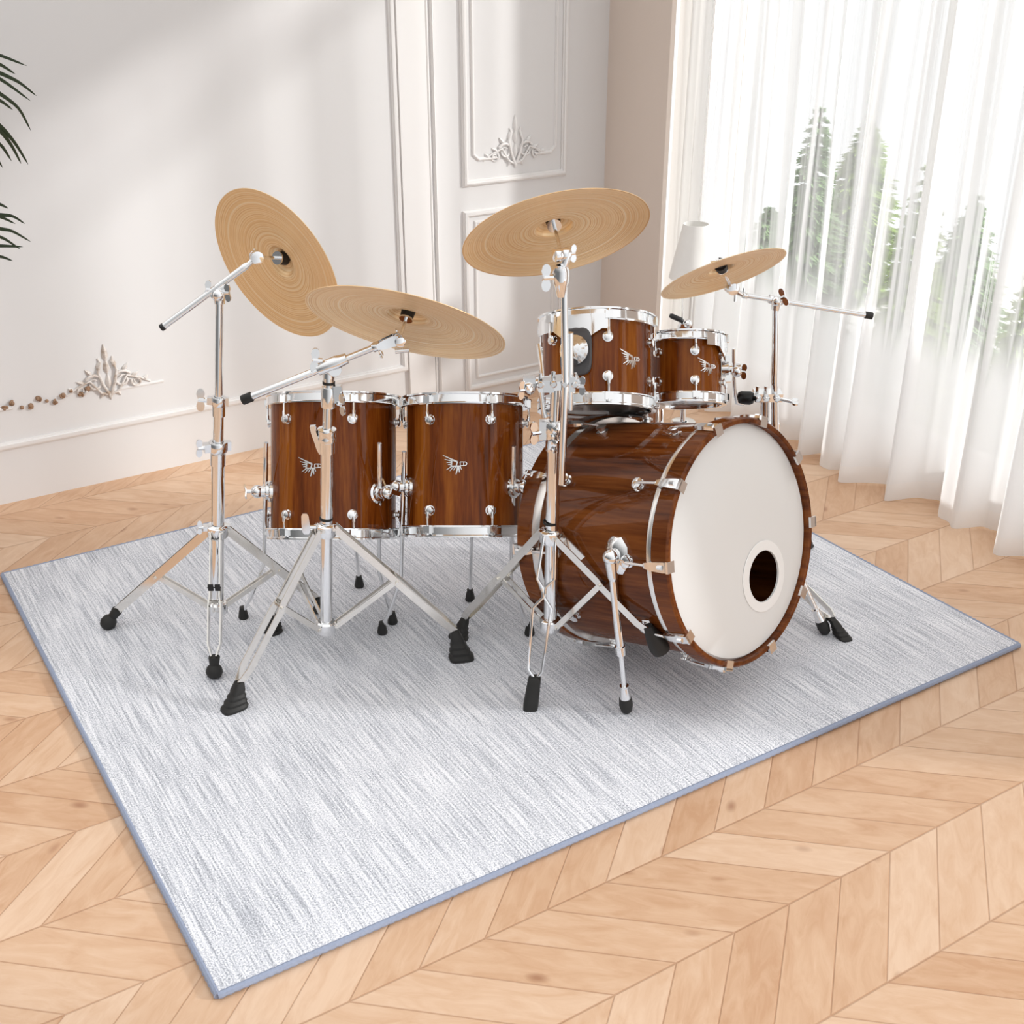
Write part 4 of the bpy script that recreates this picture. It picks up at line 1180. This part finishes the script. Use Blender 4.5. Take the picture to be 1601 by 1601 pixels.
m = MB(); q = P(618, 549, Ys); m.tube([q, P(640, 547, Ys)], [0.006, 0.0045], 10); m.build('tilter_screw', 'chrome', root)

# --- stand in the middle, left of the bass drum
Ys = 2.50
b0 = P(862, 985, Ys)
root = thing('straight_cymbal_stand', 'chrome stand in the middle left of the bass drum, holding the highest cymbal', 'cymbal stand', Vector((b0.x, b0.y, RUG_Z)))
pole(root, [(P(860, 984, Ys), 0.0158), (P(866, 690, Ys), 0.0155)], 'lower_tube')
pole(root, [(P(866, 690, Ys), 0.0125), (P(870, 600, Ys), 0.0120)], 'middle_tube')
ax = (P(868, 640, Ys) - P(860, 984, Ys)).normalized()
m = MB(); pc = P(866, 684, Ys)
m.lathe([(0.0155, -0.030), (0.0185, -0.030), (0.0185, -0.004), (0.0215, 0.0), (0.0205, 0.010), (0.022, 0.016), (0.0215, 0.034), (0.0185, 0.040), (0.0125, 0.041)], pc, ax, 24)
m.box(pc + Vector((-0.025, -0.004, 0.020)), Vector((0.008, 0, 0)), Vector((0, 0.008, 0)), Z * 0.022)
for k in range(4): m.lathe([(0, 0), (0.007, 0), (0.007, 0.007), (0, 0.008)], pc + Vector((0.004 * (k % 2) - 0.002, -0.020, -0.02 + 0.016 * k)), Vector((0.4 * (-1) ** k, -1, 0)), 10)
m.build('quick_lock', 'chrome', root)
m = MB(); wing(m, pc + Vector((-0.030, -0.008, 0.016)), Vector((-1, -0.4, 0)), Z, 1.15); m.build('wing_screw', 'chrome', root)
# second, slimmer rod running down beside the pole (top rod of the cymbal)
rod_top = P(882, 446, Ys - 0.035); rod_bot = P(878, 757, Ys - 0.045)
m = MB(); m.tube([rod_bot, P(884, 600, Ys - 0.04), rod_top], [0.0082, 0.0082, 0.0072], 16); m.build('cymbal_rod', 'chrome', root)
m = MB(); m.tube([P(891, 640, Ys - 0.03), P(891, 520, Ys - 0.03)], 0.0075, 14); m.build('tom_arm', 'chrome', root)
# multi clamp
pc = P(872, 598, Ys - 0.015)
m = MB()
m.box(pc, Vector((0.044, 0.004, 0.004)), Vector((-0.003, 0.022, 0)), Z * 0.010)
m.box(pc + Vector((0.026, -0.018, 0.004)), Vector((0.011, 0, 0.002)), Vector((0, 0.010, 0)), Z * 0.017)
m.box(pc + Vector((-0.020, -0.014, 0.0)), Vector((0.012, 0, 0)), Vector((0, 0.012, 0)), Z * 0.014)
for k, (dx, dz) in enumerate(((-0.038, 0.012), (-0.010, 0.016), (0.014, 0.015), (0.036, 0.010))):
    m.lathe([(0, 0), (0.008, 0), (0.008, 0.008), (0.005, 0.012), (0, 0.012)], pc + Vector((dx, -0.022, dz * 0.3)), Vector((0, -1, 0.2)), 10)
    m.rod(pc + Vector((dx, -0.01, 0)), pc + Vector((dx, -0.01, dz + 0.012)), 0.0045, 8)
m.rod(pc + Vector((-0.04, 0, 0)), P(836, 600, Ys - 0.02), 0.009, 10)
wing(m, pc + Vector((0.040, -0.018, 0)), Vector((1, -0.3, 0)), Z, 0.9)
m.build('multi_clamp', 'chrome', root)
m = MB(); q = P(829, 603, Ys - 0.025)
m.ball(q, 0.014); m.lathe([(0, 0), (0.012, 0), (0.016, 0.006), (0.016, 0.016), (0.010, 0.020), (0, 0.020)], q + Vector((0.004, 0, 0)), Vector((-0.8, -0.5, -0.35)), 16)
m.box(q + Vector((-0.002, 0, 0.014)), Vector((0.013, 0, 0)), Vector((0, 0.010, 0)), Z * 0.006)
wing(m, q + Vector((-0.008, -0.01, -0.006)), Vector((-0.9, -0.5, 0.1)), Z, 0.9)
m.build('clamp_knob', 'chrome', root)
m = MB(); m.tube([P(848, 590, Ys), P(845, 560, Ys + 0.05), P(842, 540, Ys + 0.1)], 0.005, 10); m.build('clamp_arm', 'chrome', root)
m = MB(); m.tube([P(846, 610, Ys), P(849, 640, Ys), P(852, 652, Ys)], [0.006, 0.005, 0.007], 10); m.build('hanging_screw', 'chrome', root)
m = MB(); m.tube([P(889, 560, Ys - 0.03), P(896, 566, Ys + 0.08), MOUNT3], [0.010, 0.011, 0.012], 14); m.build('tom_mount_arm', 'chrome', root)
# upper head
pt_ = P(877, 437, Ys - 0.035); au = (rod_top - P(884, 600, Ys - 0.04)).normalized()
m = MB(); m.lathe([(0.0072, -0.036), (0.009, -0.036), (0.014, -0.012), (0.0165, -0.006), (0.0175, 0.004), (0.0175, 0.018), (0.015, 0.026), (0.009, 0.030)], pt_, au, 22); m.build('boom_clamp', 'chrome', root)
m = MB(); wing(m, pt_ + Vector((-0.014, -0.004, 0.006)), Vector((-1, -0.2, 0)), Z, 1.25); m.build('wing_screw', 'chrome', root)
tp = P(886, 399, Ys - 0.03)
m = MB(); m.tube([pt_ + au * 0.026, P(882, 415, Ys - 0.032), tp], [0.0085, 0.0095, 0.010], 14); m.build('tilter_post', 'chrome', root)
tilter(root, P(878, 398, Ys - 0.03), ci3[3], ci3[1], Vector((-0.9, -0.4, 0)), 0.013)
hub = P(861, 836, Ys); col_ = P(860, 974, Ys)
hubpiece(root, hub, ax, 0.0165); hubpiece(root, col_, ax, 0.0160, 'base_collar')
m = MB(); m.lathe([(0.0158, 0), (0.0178, 0), (0.0178, 0.006), (0.0158, 0.006)], P(861, 818, Ys), ax, 20); m.build('rubber_ring', 'rubber', root)
# left leg with wedge foot
ft = G(716, 998); top = P(727, 966, ft.y + 0.012)
st, sd, mid = leg(root, hub + Z * 0.004, 0.020, ft, top, 0.034, 0.018, 0.003, 0.5, 'wedge', 0.022, 0.85)
fl = Vector((mid.x - hub.x, mid.y - hub.y, 0)).normalized(); brace(root, mid, col_ + fl * 0.024, sd, 0.018, 0.013)
# right leg, its foot leaning against the bass drum's shell
hit = shell_hit(1030, 998); yf = hit.y - 0.035
ft = P(1034, 1018, yf); top = P(1016, 985, yf)
d = top - hub; flat = Vector((d.x, d.y, 0)).normalized(); sd = flat.cross(Z); st = hub + flat * 0.02
m = MB(); wd = d.normalized().cross(sd)
for sg in (-1, 1): m.bar([st + sd * sg * 0.011, st.lerp(top, 0.46) + sd * sg * 0.011, st.lerp(top, 0.52) + sd * sg * 0.015, st.lerp(top, 0.9) + sd * sg * 0.015, top + sd * sg * 0.007], 0.018, 0.003, wd)
mid = st.lerp(top, 0.5); m.rod(mid - sd * 0.022, mid + sd * 0.022, 0.004, 8); m.rod(st - sd * 0.02, st + sd * 0.02, 0.0045, 8)
lo = m.build('leg', 'warm_chrome', root); brace(root, mid, col_ + flat * 0.024, sd, 0.018, 0.013)
m = MB(); dd = (ft - top).normalized(); L = (ft - top).length
m.tube([top - dd * 0.012, top, top + dd * L * 0.35, top + dd * L * 0.8, top + dd * L * 1.0, top + dd * L * 1.06], [0.011, 0.0135, 0.0195, 0.0235, 0.021, 0.012], 12); m.build('rubber_foot', 'rubber', lo)
# front leg of two bent wires
ft = G(829, 1108); Yf = ft.y
def pw(px, py):
    tt = (py - 840) / (1062 - 840); return P(px, py, (Ys - 0.02) * (1 - tt) + (Yf + 0.01) * tt)
m = MB()
for path in ([(850, 838), (840, 905), (848, 918), (849, 934), (833, 950), (826, 1046), (835, 1060)], [(868, 838), (867, 905), (853, 918), (851, 934), (862, 952), (847, 1050), (838, 1062)]):
    m.tube([pw(*q) for q in path], 0.0036, 8)
lo = m.build('leg', 'chrome', root)
top = pw(836, 1060)
m = MB(); rings = []
for tt, a, b in ((-.06, .008, .008), (0, .0145, .012), (.12, .0155, .013), (.85, .018, .015), (1.0, .017, .014)):
    c = top.lerp(ft, tt); c.z = max(c.z, RUG_Z)
    rings.append([c + Vector((a * math.copysign(abs(math.cos(q)) ** .5, math.cos(q)), b * math.copysign(abs(math.sin(q)) ** .5, math.sin(q)), 0)) for q in [2 * math.pi * k / 16 for k in range(16)]])
m.loft(rings); m.build('rubber_foot', 'rubber', lo)

# --- stand behind the bass drum at right, with boom and small tom
Ys = 3.05
b0 = P(1198, 860, Ys)
root = thing('boom_cymbal_stand', 'chrome boom stand behind the bass drum at right, holding the small cymbal', 'cymbal stand', Vector((b0.x, b0.y, RUG_Z)))
pole(root, [(P(1196, 900, Ys), 0.0145), (P(1197, 610, Ys), 0.0145)], 'lower_tube')
pole(root, [(P(1212, 690, Ys - 0.03), 0.0100), (P(1211, 600, Ys - 0.03), 0.0095)], 'side_tube')
pole(root, [(P(1211, 612, Ys - 0.03), 0.0090), (P(1213, 474, Ys - 0.03), 0.0085)], 'upper_tube')
m = MB(); pc = P(1200, 618, Ys - 0.025)
m.box(pc, Vector((0.036, 0, 0)), Vector((0, 0.024, 0)), Z * 0.011)
for dx in (-0.03, -0.008, 0.020):
    m.lathe([(0, 0), (0.009, 0), (0.009, 0.008), (0.005, 0.014), (0, 0.014)], pc + Vector((dx, -0.024, 0)), Vector((0, -1, 0.15)), 12); m.rod(pc + Vector((dx, -0.008, 0)), pc + Vector((dx, -0.008, 0.028)), 0.0045, 8)
m.rod(pc + Vector((0.03, -0.02, -0.002)), pc + Vector((0.058, -0.03, -0.006)), 0.006, 10)
wing(m, pc + Vector((0.052, -0.028, -0.005)), Vector((1, -0.2, -0.1)), Vector((0, 1, 0)), 1.1)
m.rod(pc + Vector((-0.034, 0, 0)), P(1172, 621, Ys - 0.03), 0.010, 12)
m.build('multi_clamp', 'chrome', root)
m = MB(); q = P(1166, 622, Ys - 0.035); m.lathe([(0, -0.020), (0.014, -0.020), (0.018, -0.012), (0.018, 0.012), (0.014, 0.020), (0, 0.020)], q, Vector((1, -0.4, 0.1)), 20); m.build('clamp_knob', 'black_paint', root)
m = MB(); m.tube([P(1162, 632, Ys - 0.035), P(1152, 630, Ys - 0.05), P(1149, 615, Ys - 0.06), P(1148, 592, Ys - 0.07), P(1147, 545, Ys - 0.08)], 0.0048, 10)
m.tube([P(1148, 580, Ys - 0.07), MOUNT4], 0.009, 12); m.ball(P(1152, 580, Ys - 0.075), 0.016); wing(m, P(1156, 580, Ys - 0.08), Vector((1, -0.4, 0)), Z, 0.9)
m.build('tom_mount_arm', 'chrome', root)
m = MB(); q = P(1196, 664, Ys); m.lathe([(0.0145, -0.012), (0.020, -0.012), (0.021, 0.010), (0.0145, 0.012)], q, Z, 20); wing(m, q + Vector((-0.016, -0.012, 0)), Vector((-1, -0.4, 0.1)), Z, 1.1); m.box(q + Vector((0.018, -0.010, 0)), Vector((0.018, 0, 0)), Vector((0, 0.010, 0)), Z * 0.009); m.build('quick_lock', 'chrome', root)
hub = P(1197, 862, Ys); col_ = P(1197, 895, Ys)
hubpiece(root, hub, Z, 0.0155)
hubpiece(root, col_, Z, 0.015, 'base_collar')
for ft, fp in ((G(1318, 996), (1302, 968)), (Vector((b0.x - 0.02, b0.y + 0.34, RUG_Z)), None), (Vector((b0.x + 0.33, b0.y + 0.10, RUG_Z)), None)):
    if fp: top = P(fp[0], fp[1], ft.y + 0.012)
    else: top = ft + (Vector((b0.x, b0.y, 0)) - Vector((ft.x, ft.y, 0))) * 0.08 + Z * 0.05
    if fp is None: continue
    st, sd, mid = leg(root, hub, 0.02, ft, top, 0.030, 0.016, 0.003, 0.45, 'wedge', 0.022, 0.85)
for ang in (1.2, 2.75):
    e = Vector((math.cos(ang), math.sin(ang), 0)); ft = Vector((b0.x, b0.y, RUG_Z)) + e * 0.22
    if ang > 2: ft = Vector((b0.x - 0.02, b0.y + 0.28, RUG_Z))
    else: ft = Vector((b0.x + 0.16, b0.y + 0.17, RUG_Z))
    fl = (ft - Vector((hub.x, hub.y, ft.z))).normalized()
    st, sd, mid = leg(root, hub, 0.02, ft, ft - fl * 0.012 + Z * 0.05, 0.030, 0.016, 0.003, 0.45, 'wedge', 0.022, 0.75)
e0 = P(1358, 493, Ys - 0.04); e1p = P(1162, 461, Ys - 0.05); dirb = (e1p - e0).normalized()
m = MB(); m.tube([e0, e1p], 0.0068, 14); m.build('boom_arm', 'chrome', root)
m = MB(); m.tube([e0 - dirb * 0.010, e0 - dirb * 0.009, e0 + dirb * 0.008, e0 + dirb * 0.009], [0.0085, 0.0094, 0.0094, 0.0085], 16); m.build('end_cap', 'rubber', root)
q = P(1213, 469, Ys - 0.042)
m = MB(); m.lathe([(0.007, -0.018), (0.011, -0.018), (0.0125, -0.010), (0.0125, 0.010), (0.011, 0.018), (0.007, 0.018)], q, dirb, 18); m.ball(q + Vector((0, -0.010, 0)), 0.0135); m.lathe([(0.0085, 0), (0.0115, 0), (0.013, 0.020), (0.008, 0.026)], P(1213, 484, Ys - 0.035), Z, 16); wing(m, q + Vector((0.006, -0.012, 0.006)), Vector((0.6, -0.5, 0.5)), Z, 1.0); m.build('boom_clamp', 'chrome', root)
tp = P(1144, 450, Ys - 0.055)
m = MB(); m.tube([e1p - dirb * 0.012, e1p - dirb * 0.01, e1p, e1p + dirb * 0.002, tp], [0.008, 0.0092, 0.0092, 0.007, 0.009], 12); m.rod(e1p, e1p + Z * 0.018, 0.003, 8); m.rod(e1p - dirb * -0.02, e1p + dirb * 0.02 - Z * 0.02, 0.004, 8); m.build('boom_neck', 'chrome', root)
tilter(root, tp, ci4[3], ci4[1], Vector((0.2, -0.97, 0)), 0.015)

# --- hi-hat stand rod behind the small rack tom
Yh = 3.28
b0 = P(1067, 800, Yh); b0 = Vector((b0.x, b0.y, RUG_Z))
root = thing('hi_hat_stand', 'slim chrome stand behind the small rack tom, topped by a black lever clamp', 'stand', b0)
pole(root, [(b0 + Z * 0.06, 0.0105), (P(1068, 668, Yh), 0.0105)], 'lower_tube')
pole(root, [(P(1068, 670, Yh), 0.0075), (P(1067, 505, Yh), 0.0070)], 'upper_tube')
pole(root, [(P(1067, 508, Yh), 0.0022), (P(1067, 432, Yh), 0.0018)], 'pull_rod')
m = MB(); q = P(1070, 508, Yh); m.lathe([(0.007, -0.018), (0.013, -0.018), (0.014, 0.004), (0.010, 0.012), (0.004, 0.018)], P(1067, 512, Yh), Z, 18); m.ball(q + Vector((0.008, -0.01, 0.006)), 0.012); m.box(q + Vector((0.004, -0.004, -0.004)), Vector((0.016, 0, 0)), Vector((0, 0.010, 0)), Z * 0.010); m.build('clutch', 'chrome', root)
m = MB(); m.tube([P(1068, 503, Yh - 0.01), P(1064, 500, Yh - 0.01), P(1050, 494, Yh - 0.012), P(1047, 493, Yh - 0.012)], [0.005, 0.0075, 0.0075, 0.005], 12); m.build('clutch_lever', 'plastic', root)
m = MB(); q = P(1058, 664, Yh - 0.01); m.box(q, Vector((0.013, 0, 0)), Vector((0, 0.012, 0)), Z * 0.014); m.lathe([(0.0105, -0.012), (0.015, -0.012), (0.015, 0.012), (0.0105, 0.012)], P(1068, 665, Yh), Z, 18); m.build('memory_lock', 'chrome', root)
for k in range(3):
    a = 0.5 + k * 2.094; e = Vector((math.cos(a), math.sin(a), 0))
    m = MB(); m.rod(b0 + Z * 0.18, b0 + e * 0.15 + Z * 0.02, 0.006, 10); lo = m.build('leg', 'chrome', root)
    m = MB(); m.lathe([(0, 0), (0.012, 0), (0.012, 0.016), (0.007, 0.026), (0, 0.027)], b0 + e * 0.15, Z, 14); m.build('rubber_foot', 'rubber', lo)
